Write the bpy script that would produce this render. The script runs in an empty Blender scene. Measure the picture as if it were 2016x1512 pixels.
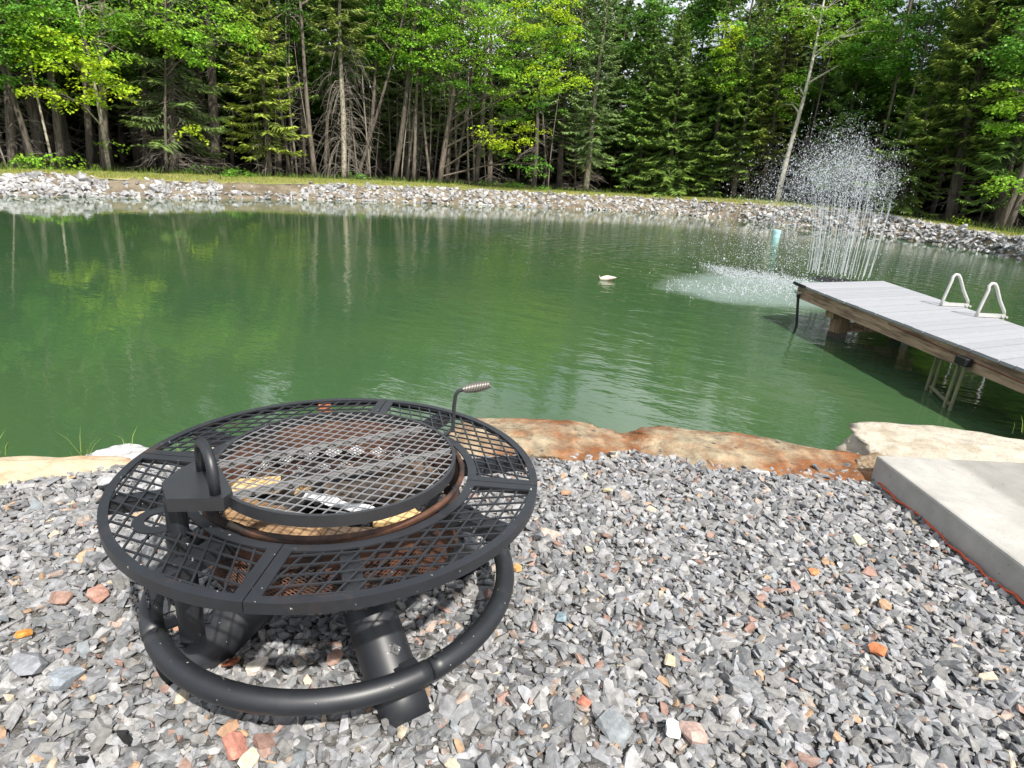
import bpy, bmesh, math, random
import numpy as np
from mathutils import Vector, Matrix, noise

random.seed(7)
R = np.random.default_rng(11)
sc = bpy.context.scene
COL = sc.collection

# ------------------------------------------------------------------ camera, sky, sun, exposure
F_PX, PITCH, ROLL, CH = 1200.0, 0.334, 0.0653, 1.38
cam = bpy.data.cameras.new("camera")
cam.sensor_width = 36.0
cam.lens = 36.0 * F_PX / 2016.0
cam.clip_start, cam.clip_end = 0.05, 400
cam_o = bpy.data.objects.new("camera", cam)
COL.objects.link(cam_o)
fwd = Vector((0, math.cos(PITCH), -math.sin(PITCH)))
up0 = Vector((0, math.sin(PITCH), math.cos(PITCH)))
rt0 = Vector((1, 0, 0))
cx_ = rt0 * math.cos(ROLL) + up0 * math.sin(ROLL)
cy_ = -rt0 * math.sin(ROLL) + up0 * math.cos(ROLL)
mw = Matrix((cx_, cy_, -fwd)).transposed().to_4x4()
mw.translation = (0, 0, CH)
cam_o.matrix_world = mw
sc.camera = cam_o

SUN_AZ, SUN_EL = math.radians(150), math.radians(52)     # clockwise from +Y
world = bpy.data.worlds.new("World")
sc.world = world
world.use_nodes = True
wn, wl = world.node_tree.nodes, world.node_tree.links
bg = wn["Background"]
sky = wn.new("ShaderNodeTexSky")
sky.sky_type = 'NISHITA'
sky.sun_disc = False
sky.sun_elevation = SUN_EL
sky.sun_rotation = SUN_AZ
sky.dust_density = 2.5
sky.air_density = 1.0
# patchy cloud over the blue, brightened and shifted to add glints on the water
tc = wn.new("ShaderNodeTexCoord")
cn = wn.new("ShaderNodeTexNoise")
cn.inputs["Scale"].default_value = 2.2
cn.inputs["Detail"].default_value = 6
cr = wn.new("ShaderNodeMapRange")
cr.inputs[1].default_value, cr.inputs[2].default_value = 0.43, 0.62
cr.inputs[3].default_value, cr.inputs[4].default_value = 0.10, 0.80
mx = wn.new("ShaderNodeMixRGB")
mx.inputs[2].default_value = (16.0, 16.4, 16.8, 1)
cmap = wn.new("ShaderNodeMapping")
cmap.inputs["Location"].default_value = (5.5, 1.0, 6.0)
wl.new(tc.outputs["Generated"], cmap.inputs["Vector"])
wl.new(cmap.outputs["Vector"], cn.inputs["Vector"])
wl.new(cn.outputs["Fac"], cr.inputs[0])
wl.new(cr.outputs[0], mx.inputs[0])
wl.new(sky.outputs[0], mx.inputs[1])
wl.new(mx.outputs[0], bg.inputs["Color"])
bg.inputs["Strength"].default_value = 0.070

sun = bpy.data.lights.new("sun", 'SUN')
sun.energy = 4.5
sun.angle = math.radians(1.2)
sun.color = (1.0, 0.95, 0.87)
sun_o = bpy.data.objects.new("sun", sun)
COL.objects.link(sun_o)
sd = Vector((math.sin(SUN_AZ) * math.cos(SUN_EL), math.cos(SUN_AZ) * math.cos(SUN_EL), math.sin(SUN_EL)))
sun_o.rotation_euler = sd.to_track_quat('Z', 'Y').to_euler()
sun_o.location = (3, -6, 12)

vs = sc.view_settings
vs.view_transform = 'Standard'
vs.look = 'None'
vs.gamma = 1
vs.use_curve_mapping = False
vs.exposure = 0.62

# ------------------------------------------------------------------ where a spot of the photograph lies in the place
def ray(px, py):
    c, s = math.cos(ROLL), math.sin(ROLL)
    a, b = px - 1008.0, py - 756.0
    u, v = c * a + s * b, -s * a + c * b
    return np.array([u / F_PX, math.cos(PITCH) - v / F_PX * math.sin(PITCH), -math.sin(PITCH) - v / F_PX * math.cos(PITCH)])
EYE = np.array([0, 0, CH])
def at(px, py, z):
    d = ray(px, py); return EYE + d * ((z - CH) / d[2])
def at_y(px, py, y):
    d = ray(px, py); return EYE + d * (y / d[1])
def at_r(px, py, r):
    d = ray(px, py); return EYE + d * (r / math.hypot(d[0], d[1]))

WATER_Z = -0.30

# ------------------------------------------------------------------ mesh helpers
class MB:
    """Collects vertices, triangles, quads and a colour per vertex; build() links them as ONE mesh object."""
    def __init__(self):
        self.v, self.t, self.q, self.c, self.n = [], [], [], [], 0
    def add(self, v, t=None, q=None, col=None):
        v = np.asarray(v, float).reshape(-1, 3)
        if t is not None and len(t): self.t.append(np.asarray(t, np.int32).reshape(-1, 3) + self.n)
        if q is not None and len(q): self.q.append(np.asarray(q, np.int32).reshape(-1, 4) + self.n)
        c = np.ones((len(v), 4))
        if col is not None: c[:, :3] = np.asarray(col, float)
        self.v.append(v); self.c.append(c); self.n += len(v)
    def mesh(self, name, mat, smooth=False):
        me = bpy.data.meshes.new(name)
        v = np.concatenate(self.v) if self.v else np.zeros((0, 3))
        t = np.concatenate(self.t) if self.t else np.zeros((0, 3), np.int32)
        q = np.concatenate(self.q) if self.q else np.zeros((0, 4), np.int32)
        me.vertices.add(len(v)); me.vertices.foreach_set("co", v.ravel())
        loops = np.concatenate([t.ravel(), q.ravel()])
        me.loops.add(len(loops)); me.loops.foreach_set("vertex_index", loops)
        me.polygons.add(len(t) + len(q))
        st = np.concatenate([np.arange(len(t)) * 3, len(t) * 3 + np.arange(len(q)) * 4])
        tot = np.concatenate([np.full(len(t), 3), np.full(len(q), 4)])
        me.polygons.foreach_set("loop_start", st.astype(np.int32))
        me.polygons.foreach_set("loop_total", tot.astype(np.int32))
        me.polygons.foreach_set("use_smooth", np.full(len(t) + len(q), smooth))
        a = me.color_attributes.new("col", 'FLOAT_COLOR', 'POINT')
        a.data.foreach_set("color", np.concatenate(self.c).ravel().astype(np.float32))
        me.update(calc_edges=True); me.validate()
        if mat: me.materials.append(mat)
        return me
    def build(self, name, mat, parent=None, smooth=False):
        return link(name, self.mesh(name, mat, smooth), parent)
    # shapes
    def box(self, c, s, rot=None, col=None):
        x, y, z = np.asarray(s, float) / 2
        v = np.array([[-x,-y,-z],[x,-y,-z],[x,y,-z],[-x,y,-z],[-x,-y,z],[x,-y,z],[x,y,z],[-x,y,z]])
        if rot is not None: v = v @ np.asarray(rot, float).T
        self.add(v + np.asarray(c, float), q=[[0,3,2,1],[4,5,6,7],[0,1,5,4],[1,2,6,5],[2,3,7,6],[3,0,4,7]], col=col)
    def bar(self, a, b, w, h, up=(0, 0, 1), col=None):
        a, b = np.asarray(a, float), np.asarray(b, float)
        d = b - a; L = np.linalg.norm(d); d /= L
        s = np.cross(np.asarray(up, float), d); s /= np.linalg.norm(s); u = np.cross(d, s)
        self.box((a + b) / 2, (L, w, h), np.stack([d, s, u], 1), col)
    def tube(self, pts, rad, sides=8, col=None, closed=False, caps=True):
        p = np.asarray(pts, float); n = len(p)
        rad = np.broadcast_to(np.asarray(rad, float), (n,))
        if closed: tan = np.roll(p, -1, 0) - np.roll(p, 1, 0)
        else: tan = np.gradient(p, axis=0)
        tan = tan / (np.linalg.norm(tan, axis=1, keepdims=True) + 1e-12)
        ref = np.array([0, 0, 1.0]) if abs(tan[0, 2]) < .9 else np.array([1.0, 0, 0])
        a = np.cross(ref, tan[0]); a /= np.linalg.norm(a)
        A = np.zeros((n, 3))
        for i in range(n):
            a = a - tan[i] * np.dot(a, tan[i]); a /= (np.linalg.norm(a) + 1e-12); A[i] = a
        B = np.cross(tan, A)
        th = np.arange(sides) * 2 * math.pi / sides
        v = p[:, None] + rad[:, None, None] * (np.cos(th)[None, :, None] * A[:, None] + np.sin(th)[None, :, None] * B[:, None])
        v = v.reshape(-1, 3)
        i = np.arange(n if closed else n - 1)[:, None]; j = np.arange(sides)[None, :]
        i2 = (i + 1) % n; j2 = (j + 1) % sides
        q = np.stack([i*sides+j, i*sides+j2, i2*sides+j2, i2*sides+j], -1).reshape(-1, 4)
        t = []
        if caps and not closed and sides > 3:
            base = len(v)
            v = np.concatenate([v, p[:1], p[-1:]])
            for k in range(sides):
                t.append([base, (k+1) % sides, k]); t.append([base+1, (n-1)*sides+k, (n-1)*sides+(k+1) % sides])
        if col is not None and np.ndim(col) == 2:
            cc = np.repeat(np.asarray(col), sides, 0)
            if t: cc = np.concatenate([cc, cc[:1], cc[-1:]])
            col = cc
        self.add(v, t=t, q=q, col=col)
    def lathe(self, prof, c=(0, 0, 0), sides=32, a0=0.0, a1=2*math.pi, col=None):
        full = abs(a1 - a0 - 2*math.pi) < 1e-6
        m = sides if full else sides + 1
        th = a0 + (a1 - a0) * np.arange(m) / sides
        P = np.asarray(prof, float)
        v = np.stack([P[:, 0][None]*np.cos(th)[:, None], P[:, 0][None]*np.sin(th)[:, None], np.broadcast_to(P[:, 1], (m, len(P)))], -1).reshape(-1, 3)
        k = len(P); i = np.arange(sides)[:, None]; j = np.arange(k-1)[None]; i2 = (i+1) % m
        q = np.stack([i*k+j, i2*k+j, i2*k+j+1, i*k+j+1], -1).reshape(-1, 4)
        self.add(v + np.asarray(c, float), q=q, col=col)

def link(name, data, parent=None):
    o = bpy.data.objects.new(name, data); COL.objects.link(o)
    if parent: o.parent = parent
    return o
def tag(o, label=None, cat=None, group=None, kind=None):
    if label: o["label"] = label
    if cat: o["category"] = cat
    if group: o["group"] = group
    if kind: o["kind"] = kind
    return o
def thing(name, label, cat, loc=(0, 0, 0), group=None):
    o = link(name, None); o.location = tuple(float(k) for k in loc); o.empty_display_size = .1
    return tag(o, label, cat, group)
def smoothmod(o, w=.004, seg=2):
    m = o.modifiers.new("bevel", 'BEVEL'); m.width = w; m.segments = seg; m.limit_method = 'ANGLE'; return o

def hull(n, seed, sx=1, sy=.75, sz=.5, boxy=.5):
    """Angular broken stone: convex hull of points on a squarish ellipsoid, about unit size."""
    r = np.random.default_rng(seed)
    p = r.normal(size=(n, 3)); p /= np.linalg.norm(p, axis=1, keepdims=True)
    p = np.sign(p) * np.abs(p) ** (1 - boxy * .6); p *= r.uniform(.8, 1.1, (n, 1))
    p *= np.array([sx, sy, sz]) * .5
    bm = bmesh.new()
    for k in p: bm.verts.new(k)
    res = bmesh.ops.convex_hull(bm, input=bm.verts)
    bmesh.ops.delete(bm, geom=[g for g in res["geom_interior"] if isinstance(g, bmesh.types.BMVert)], context='VERTS')
    bmesh.ops.triangulate(bm, faces=bm.faces)
    bm.verts.index_update()
    v = np.array([q.co[:] for q in bm.verts]); t = np.array([[x.index for x in f.verts] for f in bm.faces])
    bm.free(); return v, t
def euler_mats(e):
    cx, cy, cz = np.cos(e).T; sx, sy, sz = np.sin(e).T
    return np.stack([np.stack([cz*cy, cz*sy*sx - sz*cx, cz*sy*cx + sz*sx], -1),
                     np.stack([sz*cy, sz*sy*sx + cz*cx, sz*sy*cx - cz*sx], -1),
                     np.stack([-sy, cy*sx, cy*cx], -1)], 1)
def scatter(mb, protos, pos, size, eul, col):
    which = R.integers(0, len(protos), len(pos)); M = euler_mats(eul)
    for k, (v, t) in enumerate(protos):
        i = np.where(which == k)[0]
        if not len(i): continue
        w = np.einsum('nij,vj->nvi', M[i], v) * size[i][:, None, None] + pos[i][:, None]
        tt = t[None] + (np.arange(len(i)) * len(v))[:, None, None]
        mb.add(w.reshape(-1, 3), t=tt.reshape(-1, 3), col=np.repeat(col[i], len(v), 0))

# ------------------------------------------------------------------ materials
def mat(name, color=(.5, .5, .5), rough=.6, metal=0.0, vcol=False, var=0.0, vscale=8.0, bump=0.0, bscale=30.0, color2=None, c2scale=3.0, c2lo=.45, c2hi=.6,
        translucent=0.0, tcol=None, spec=.5, objrand=0.0, stretch=None, bdist=.01, specks=None, sscale=70.0, slo=.70):
    m = bpy.data.materials.new(name); m.use_nodes = True
    n, l = m.node_tree.nodes, m.node_tree.links
    b = n["Principled BSDF"]; out = n["Material Output"]
    b.inputs["Roughness"].default_value = rough; b.inputs["Metallic"].default_value = metal
    b.inputs["Specular IOR Level"].default_value = spec
    co = n.new("ShaderNodeTexCoord"); vec = co.outputs["Object"]
    if stretch:
        mp = n.new("ShaderNodeMapping"); mp.inputs["Scale"].default_value = stretch
        l.new(vec, mp.inputs["Vector"]); vec = mp.outputs["Vector"]
    if vcol:
        a = n.new("ShaderNodeVertexColor"); a.layer_name = "col"; cur = a.outputs["Color"]
    else:
        rgb = n.new("ShaderNodeRGB"); rgb.outputs[0].default_value = (*color, 1); cur = rgb.outputs[0]
    def nz(scale, detail=5, rough_=.6):
        t = n.new("ShaderNodeTexNoise"); t.inputs["Scale"].default_value = scale; t.inputs["Detail"].default_value = detail
        t.inputs["Roughness"].default_value = rough_; l.new(vec, t.inputs["Vector"]); return t
    if color2 is not None:
        t = nz(c2scale); r = n.new("ShaderNodeMapRange"); r.inputs[1].default_value = c2lo; r.inputs[2].default_value = c2hi
        l.new(t.outputs["Fac"], r.inputs[0]); x = n.new("ShaderNodeMixRGB"); x.inputs[2].default_value = (*color2, 1)
        l.new(r.outputs[0], x.inputs[0]); l.new(cur, x.inputs[1]); cur = x.outputs[0]
    if specks is not None:
        t = nz(sscale, 3, .5); r = n.new("ShaderNodeMapRange"); r.inputs[1].default_value = slo; r.inputs[2].default_value = slo + .03
        l.new(t.outputs["Fac"], r.inputs[0]); x = n.new("ShaderNodeMixRGB"); x.inputs[2].default_value = (*specks, 1)
        l.new(r.outputs[0], x.inputs[0]); l.new(cur, x.inputs[1]); cur = x.outputs[0]
    if var or objrand:
        hv = n.new("ShaderNodeHueSaturation"); l.new(cur, hv.inputs["Color"]); cur = hv.outputs[0]
        val = None
        if var:
            t = nz(vscale, 6, .65); r = n.new("ShaderNodeMapRange"); r.inputs[1].default_value = .3; r.inputs[2].default_value = .7
            r.inputs[3].default_value = 1 - var; r.inputs[4].default_value = 1 + var; l.new(t.outputs["Fac"], r.inputs[0]); val = r.outputs[0]
        if objrand:
            oi = n.new("ShaderNodeObjectInfo"); r2 = n.new("ShaderNodeMapRange"); r2.inputs[3].default_value = 1 - objrand; r2.inputs[4].default_value = 1 + objrand
            l.new(oi.outputs["Random"], r2.inputs[0])
            if val is None: val = r2.outputs[0]
            else:
                mm = n.new("ShaderNodeMath"); mm.operation = 'MULTIPLY'; l.new(val, mm.inputs[0]); l.new(r2.outputs[0], mm.inputs[1]); val = mm.outputs[0]
        l.new(val, hv.inputs["Value"])
    l.new(cur, b.inputs["Base Color"])
    if bump:
        t = nz(bscale, 6, .6); bp = n.new("ShaderNodeBump"); bp.inputs["Strength"].default_value = bump; bp.inputs["Distance"].default_value = bdist
        l.new(t.outputs["Fac"], bp.inputs["Height"]); l.new(bp.outputs[0], b.inputs["Normal"])
    if translucent:
        tr = n.new("ShaderNodeBsdfTranslucent"); l.new(cur, tr.inputs["Color"])
        ms = n.new("ShaderNodeMixShader"); ms.inputs[0].default_value = translucent
        l.new(b.outputs[0], ms.inputs[1]); l.new(tr.outputs[0], ms.inputs[2]); l.new(ms.outputs[0], out.inputs["Surface"])
    return m

M = dict(
    black=mat("black_painted_steel", (.012, .0138, .0175), .46, 0.0, spec=.7, var=.25, vscale=14, bump=.06, bscale=160, bdist=.002, color2=(.028, .029, .032), c2scale=9, c2lo=.55, c2hi=.75, specks=(.40, .39, .37), sscale=75, slo=.715),
    blackt=mat("black_steel_heat_marked", (.013, .0150, .0190), .43, 0.0, spec=.85, var=.25, vscale=14, bump=.06, bscale=160, bdist=.002, color2=(.055, .034, .026), c2scale=6, c2lo=.60, c2hi=.80, specks=(.40, .39, .37), sscale=75, slo=.715),
    wire=mat("pale_sheen_wire", (.38, .38, .39), .36, .55, var=.15, vscale=20),  # pale base colour paints in the sky sheen of glossy black wire
    bars=mat("grate_bar", (.20, .195, .19), .5, .25, var=.2),
    grate=mat("grate_steel", (.020, .021, .024), .40, 0.0, spec=1.0, var=.2, vscale=20, bump=.05, bscale=200, bdist=.002),
    coil=mat("coil_steel", (.30, .28, .25), .38, .7, var=.2),
    rust=mat("rusty_steel", (.105, .048, .029), .75, .2, color2=(.03, .022, .02), c2scale=7, var=.4, vscale=25, bump=.25, bscale=90, bdist=.004),
    rustor=mat("orange_rust_plate", (.42, .14, .05), .8, color2=(.16, .06, .035), c2scale=18, var=.2, bump=.2, bscale=90),
    soot=mat("ash_and_soot", (.02, .018, .017), .95, color2=(.2, .19, .18), c2scale=9, c2lo=.55, c2hi=.7, bump=.6, bscale=40, bdist=.02),
    split=mat("split_firewood", (.31, .195, .10), .75, color2=(.13, .075, .04), c2scale=5, stretch=(2.5, 18, 18), var=.25, vscale=3, bump=.4, bscale=8),
    fresh=mat("fresh_cut_wood", (.66, .46, .22), .7, color2=(.5, .31, .13), c2scale=4, stretch=(3, 22, 22), bump=.2, bscale=9),
    bark=mat("log_bark", (.11, .075, .05), .9, color2=(.03, .026, .024), c2scale=8, var=.4, vscale=12, bump=.9, bscale=22, bdist=.02),
    char=mat("charred_wood", (.013, .012, .012), .7, color2=(.1, .095, .09), c2scale=14, c2lo=.58, c2hi=.7, bump=1.0, bscale=30, bdist=.02),
    paper=mat("burnt_paper", (.62, .64, .66), .8, color2=(.3, .3, .31), c2scale=12, bump=.3, bscale=30),
    sticker=mat("white_sticker", (.6, .6, .57), .5, color2=(.3, .3, .3), c2scale=60),
    gravel=mat("crushed_stone", vcol=True, rough=.85, var=.38, vscale=42, bump=.5, bscale=120, bdist=.004, color2=(.34, .335, .325), c2scale=75, c2lo=.64, c2hi=.78, spec=.3),
    ground=mat("gravel_base", (.13, .123, .115), .95, var=.5, vscale=60, bump=1, bscale=80, bdist=.02),
    riprap=mat("riprap_stone", (.36, .36, .37), .85, color2=(.27, .265, .265), c2scale=3, var=.22, vscale=9, bump=.4, bscale=20, objrand=.32, spec=.3),
    riprapv=mat("riprap_stone_small", vcol=True, rough=.85, var=.22, vscale=9, bump=.4, bscale=20, spec=.3),
    rustrock=mat("iron_stained_boulder", (.30, .25, .17), .85, color2=(.20, .085, .035), c2scale=3.2, c2lo=.40, c2hi=.60, specks=(.12, .10, .08), sscale=19, slo=.66, var=.45, vscale=11, bump=.85, bscale=16, bdist=.03, spec=.25),
    creamrock=mat("cream_boulder", (.52, .42, .29), .85, color2=(.42, .28, .17), c2scale=5, c2lo=.52, c2hi=.68, var=.2, vscale=16, bump=.7, bscale=22, bdist=.02, spec=.25),
    whiterock=mat("pale_boulder", (.43, .39, .32), .85, color2=(.31, .26, .19), c2scale=4.5, c2lo=.5, c2hi=.66, var=.22, vscale=13, bump=.8, bscale=18, bdist=.025, spec=.25),
    greyrock=mat("grey_boulder", (.36, .36, .37), .85, color2=(.55, .55, .55), c2scale=6, var=.25, vscale=14, bump=.7, bscale=18, bdist=.02),
    cord=mat("orange_cord", (.55, .085, .03), .5),
    plastic=mat("black_plastic", (.012, .012, .013), .5),
    board=mat("grey_composite_board", (.305, .312, .335), .7, var=.16, vscale=14, stretch=(1, 10, 10), bump=.12, bscale=40, bdist=.003, objrand=.07),
    timber=mat("weathered_timber", (.40, .275, .185), .85, color2=(.17, .11, .075), c2scale=2.4, stretch=(9, .7, 9), var=.3, vscale=6, bump=.4, bscale=12, bdist=.008),
    rope=mat("faded_red_rope", (.20, .04, .025), .8),
    timberp=mat("post_timber", (.30, .21, .12), .85, color2=(.17, .11, .065), c2scale=2.4, stretch=(9, 9, .9), var=.3, vscale=6, bump=.4, bscale=12, bdist=.008),
    wet=mat("wet_timber", (.05, .035, .02), .4, var=.3),
    alu=mat("ladder_tube", (.52, .52, .50), .42, .25, var=.1, vscale=20),
    pipe=mat("dock_pipe", (.20, .20, .12), .55, .2, var=.3),
    bluepipe=mat("pale_blue_plastic", (.38, .66, .68), .5, var=.06),
    decoy=mat("white_float", (.62, .54, .47), .55, color2=(.42, .27, .21), c2scale=11, c2lo=.5, c2hi=.65),
    decoyd=mat("dark_float_edge", (.06, .045, .03), .6),
    spray=mat("water_drops", (.72, .75, .78), .12, spec=.9, translucent=.3),
    trunk=mat("conifer_bark", (.15, .125, .10), .95, color2=(.065, .055, .045), c2scale=3, stretch=(5, 5, .9), var=.3, vscale=6, bump=.8, bscale=10, bdist=.03, objrand=.25),
    aspen=mat("aspen_bark", (.56, .53, .46), .85, color2=(.14, .125, .10), c2scale=2.2, c2lo=.56, c2hi=.66, stretch=(2, 2, 3), var=.15, vscale=8, bump=.3, bscale=12, bdist=.01),
    stem=mat("grey_stem_bark", (.19, .165, .135), .95, var=.3, vscale=6, objrand=.3),
    ptrunk=mat("pale_bark", (.40, .36, .29), .9, color2=(.20, .17, .13), c2scale=3, stretch=(3, 3, 2.2), var=.2, vscale=8, bump=.4, bscale=12, bdist=.02),
    dead=mat("dead_twigs", (.22, .195, .165), .95, var=.3, vscale=5),
    leaf=mat("broad_leaves", vcol=True, rough=.5, translucent=.42, spec=.35),
    needle=mat("fir_needles", vcol=True, rough=.6, translucent=.15, spec=.25),
    grass=mat("grass_blades", vcol=True, rough=.7, translucent=.3, spec=.2),
    lawn=mat("lawn_turf", (.19, .215, .05), .95, color2=(.33, .29, .12), c2scale=1.1, c2lo=.46, c2hi=.6, var=.3, vscale=9, bump=.6, bscale=30, bdist=.03),
    soil=mat("bank_soil", (.20, .165, .115), .95, color2=(.115, .09, .06), c2scale=1.3, var=.3, vscale=9, bump=.8, bscale=9, bdist=.06),
    litter=mat("forest_litter", (.05, .038, .024), .95, color2=(.03, .04, .015), c2scale=.8, var=.4, vscale=6),
    lampm=mat("lamp_black", (.02, .02, .02), .5),
)

# concrete: pale trowelled top, darker to the right of a wavering edge
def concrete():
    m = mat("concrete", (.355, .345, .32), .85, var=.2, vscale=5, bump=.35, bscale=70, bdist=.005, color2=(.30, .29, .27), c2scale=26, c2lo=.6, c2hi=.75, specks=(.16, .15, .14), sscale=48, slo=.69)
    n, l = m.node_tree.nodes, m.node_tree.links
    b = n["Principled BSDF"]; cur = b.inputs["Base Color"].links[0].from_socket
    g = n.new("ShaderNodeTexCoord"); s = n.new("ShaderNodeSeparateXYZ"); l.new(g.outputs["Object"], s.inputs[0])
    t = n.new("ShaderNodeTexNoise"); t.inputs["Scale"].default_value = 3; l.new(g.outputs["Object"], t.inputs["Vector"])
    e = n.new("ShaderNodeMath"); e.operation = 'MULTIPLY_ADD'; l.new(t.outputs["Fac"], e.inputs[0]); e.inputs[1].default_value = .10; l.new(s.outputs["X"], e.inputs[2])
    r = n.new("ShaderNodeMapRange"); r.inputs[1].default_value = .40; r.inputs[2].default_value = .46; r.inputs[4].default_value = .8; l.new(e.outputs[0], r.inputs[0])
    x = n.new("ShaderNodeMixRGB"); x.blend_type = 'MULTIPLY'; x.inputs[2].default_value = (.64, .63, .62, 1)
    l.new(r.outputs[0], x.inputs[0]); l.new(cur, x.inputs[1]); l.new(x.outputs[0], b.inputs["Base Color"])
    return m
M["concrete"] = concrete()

FOAM_C = at(1462, 566, WATER_Z)
FOUNT = np.array([6.42, 12.55, WATER_Z])
def water_mat():
    m = bpy.data.materials.new("pond_water"); m.use_nodes = True
    n, l = m.node_tree.nodes, m.node_tree.links
    b = n["Principled BSDF"]; b.inputs["Roughness"].default_value = .03; b.inputs["IOR"].default_value = 1.5
    g = n.new("ShaderNodeTexCoord")
    def mapped(loc, rot, scl):
        mp = n.new("ShaderNodeMapping"); mp.vector_type = 'TEXTURE'
        mp.inputs["Location"].default_value = loc; mp.inputs["Rotation"].default_value = (0, 0, rot); mp.inputs["Scale"].default_value = scl
        l.new(g.outputs["Object"], mp.inputs["Vector"]); return mp.outputs[0]
    def noise_(vec, scale, detail=4, dist=0.0):
        t = n.new("ShaderNodeTexNoise"); t.inputs["Scale"].default_value = scale; t.inputs["Detail"].default_value = detail; t.inputs["Distortion"].default_value = dist
        l.new(vec, t.inputs["Vector"]); return t.outputs["Fac"]
    def rng(f, a, b_, c=0.0, d=1.0):
        r = n.new("ShaderNodeMapRange"); r.interpolation_type = 'SMOOTHSTEP'
        r.inputs[1].default_value, r.inputs[2].default_value, r.inputs[3].default_value, r.inputs[4].default_value = a, b_, c, d
        l.new(f, r.inputs[0]); return r.outputs[0]
    def math_(op, a, b_):
        x = n.new("ShaderNodeMath"); x.operation = op
        for k, v in ((0, a), (1, b_)):
            if isinstance(v, (int, float)): x.inputs[k].default_value = v
            else: l.new(v, x.inputs[k])
        return x.outputs[0]
    def length(vec):
        x = n.new("ShaderNodeVectorMath"); x.operation = 'LENGTH'; l.new(vec, x.inputs[0]); return x.outputs["Value"]
    # aerated patch where the spray falls (cloudy pale water), with its own ragged edge
    ev = mapped((4.55, 10.9, 0), .5, (2.5, 1.75, 1))
    d = math_('ADD', length(ev), math_('MULTIPLY', noise_(g.outputs["Object"], 1.6, 6), .5))
    patch = rng(d, 1.32, .95)
    big = noise_(g.outputs["Object"], .22, 3)
    c0 = n.new("ShaderNodeMixRGB"); c0.inputs[1].default_value = (.038, .085, .036, 1); c0.inputs[2].default_value = (.050, .097, .036, 1)
    l.new(rng(big, .35, .65), c0.inputs[0])
    c1 = n.new("ShaderNodeMixRGB"); c1.inputs[2].default_value = (.165, .225, .19, 1)
    l.new(patch, c1.inputs[0]); l.new(c0.outputs[0], c1.inputs[1]); l.new(c1.outputs[0], b.inputs["Base Color"])
    ro = n.new("ShaderNodeMapRange"); ro.inputs[3].default_value = .03; ro.inputs[4].default_value = .3; l.new(patch, ro.inputs[0]); l.new(ro.outputs[0], b.inputs["Roughness"])
    # ripples: rings spreading from the fountain, fading with distance, over slow wind wavelets
    fv = mapped((FOUNT[0], FOUNT[1], 0), 0, (1, 1, 1)); fd = length(fv)
    near = rng(fd, 15, 2)
    wob = math_('ADD', fd, math_('MULTIPLY', noise_(g.outputs["Object"], 1.3, 3), 1.1))
    ring = math_('SINE', math_('MULTIPLY', wob, 13.0), 0)
    h1 = math_('MULTIPLY', ring, math_('MULTIPLY', near, .0016))
    wv = mapped((0, 0, 0), -.45, (1, .42, 1))
    h2 = math_('MULTIPLY', noise_(wv, 2.1, 3, .4), math_('ADD', math_('MULTIPLY', near, .0095), .0015))
    h3 = math_('MULTIPLY', noise_(wv, 7.5, 2), math_('ADD', math_('MULTIPLY', near, .0036), .0004))
    h4 = math_('MULTIPLY', noise_(g.outputs["Object"], 22, 3), math_('MULTIPLY', patch, .03))
    H = math_('ADD', math_('ADD', h1, h2), math_('ADD', h3, h4))
    bp = n.new("ShaderNodeBump"); bp.inputs["Strength"].default_value = 1.0; bp.inputs["Distance"].default_value = 1.0
    l.new(H, bp.inputs["Height"]); l.new(bp.outputs[0], b.inputs["Normal"])
    return m
M["water"] = water_mat()

# ------------------------------------------------------------------ the setting: far bank, lawn, forest floor, pond, near ground
ST = [-700, -300, 0, 70, 200, 347, 486, 590, 694, 780, 903, 1042, 1181, 1300, 1354, 1440, 1524, 1663, 1767, 1906, 2016, 2300, 2700]
YW = [384, 384, 386, 387, 388, 391, 391, 394, 395, 398, 402, 408, 414, 419, 423, 432, 441, 458, 470, 490, 514, 585, 720]
YE = [352, 352, 351, 341, 350, 356, 362, 360, 364, 367, 372, 378, 386, 391, 394, 399, 404, 414, 428, 451, 470, 528, 640]
YB = [331, 331, 333, 334, 337, 342, 347, 350, 353, 357, 363, 372, 379, 384, 387, 391, 396, 411, 424, 445, 462, 515, 620]
def station(x):
    return (np.interp(x, ST, YW), np.interp(x, ST, YE), np.interp(x, ST, YB))
def shore_r(x):
    p = at(x, station(x)[0], WATER_Z); return math.hypot(p[0], p[1])
XS = np.linspace(-700, 2700, 171)
SR = np.array([shore_r(x) for x in XS])
SR = np.convolve(np.pad(SR, 4, 'edge'), np.ones(9) / 9, 'valid')
def sr(x): return float(np.interp(x, XS, SR))
BANK_W, LAWN_W = 1.35, 4.6
def bank_point(x, t):
    """t 0..1 from the waterline to the lawn edge."""
    yw, ye, _ = station(x); r = sr(x)
    a = at_r(x, yw, r); a[2] = WATER_Z
    b = at_r(x, ye, r + BANK_W)
    p = a * (1 - t) + b * t
    p[2] = WATER_Z + (b[2] - WATER_Z) * (1 - (1 - t) ** 1.35) if t >= 0 else WATER_Z + t * .8
    return p
def lawn_back(x):
    return at_r(x, station(x)[2], sr(x) + LAWN_W)
rows_bank, rows_lawn, rows_floor = [], [], []
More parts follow.
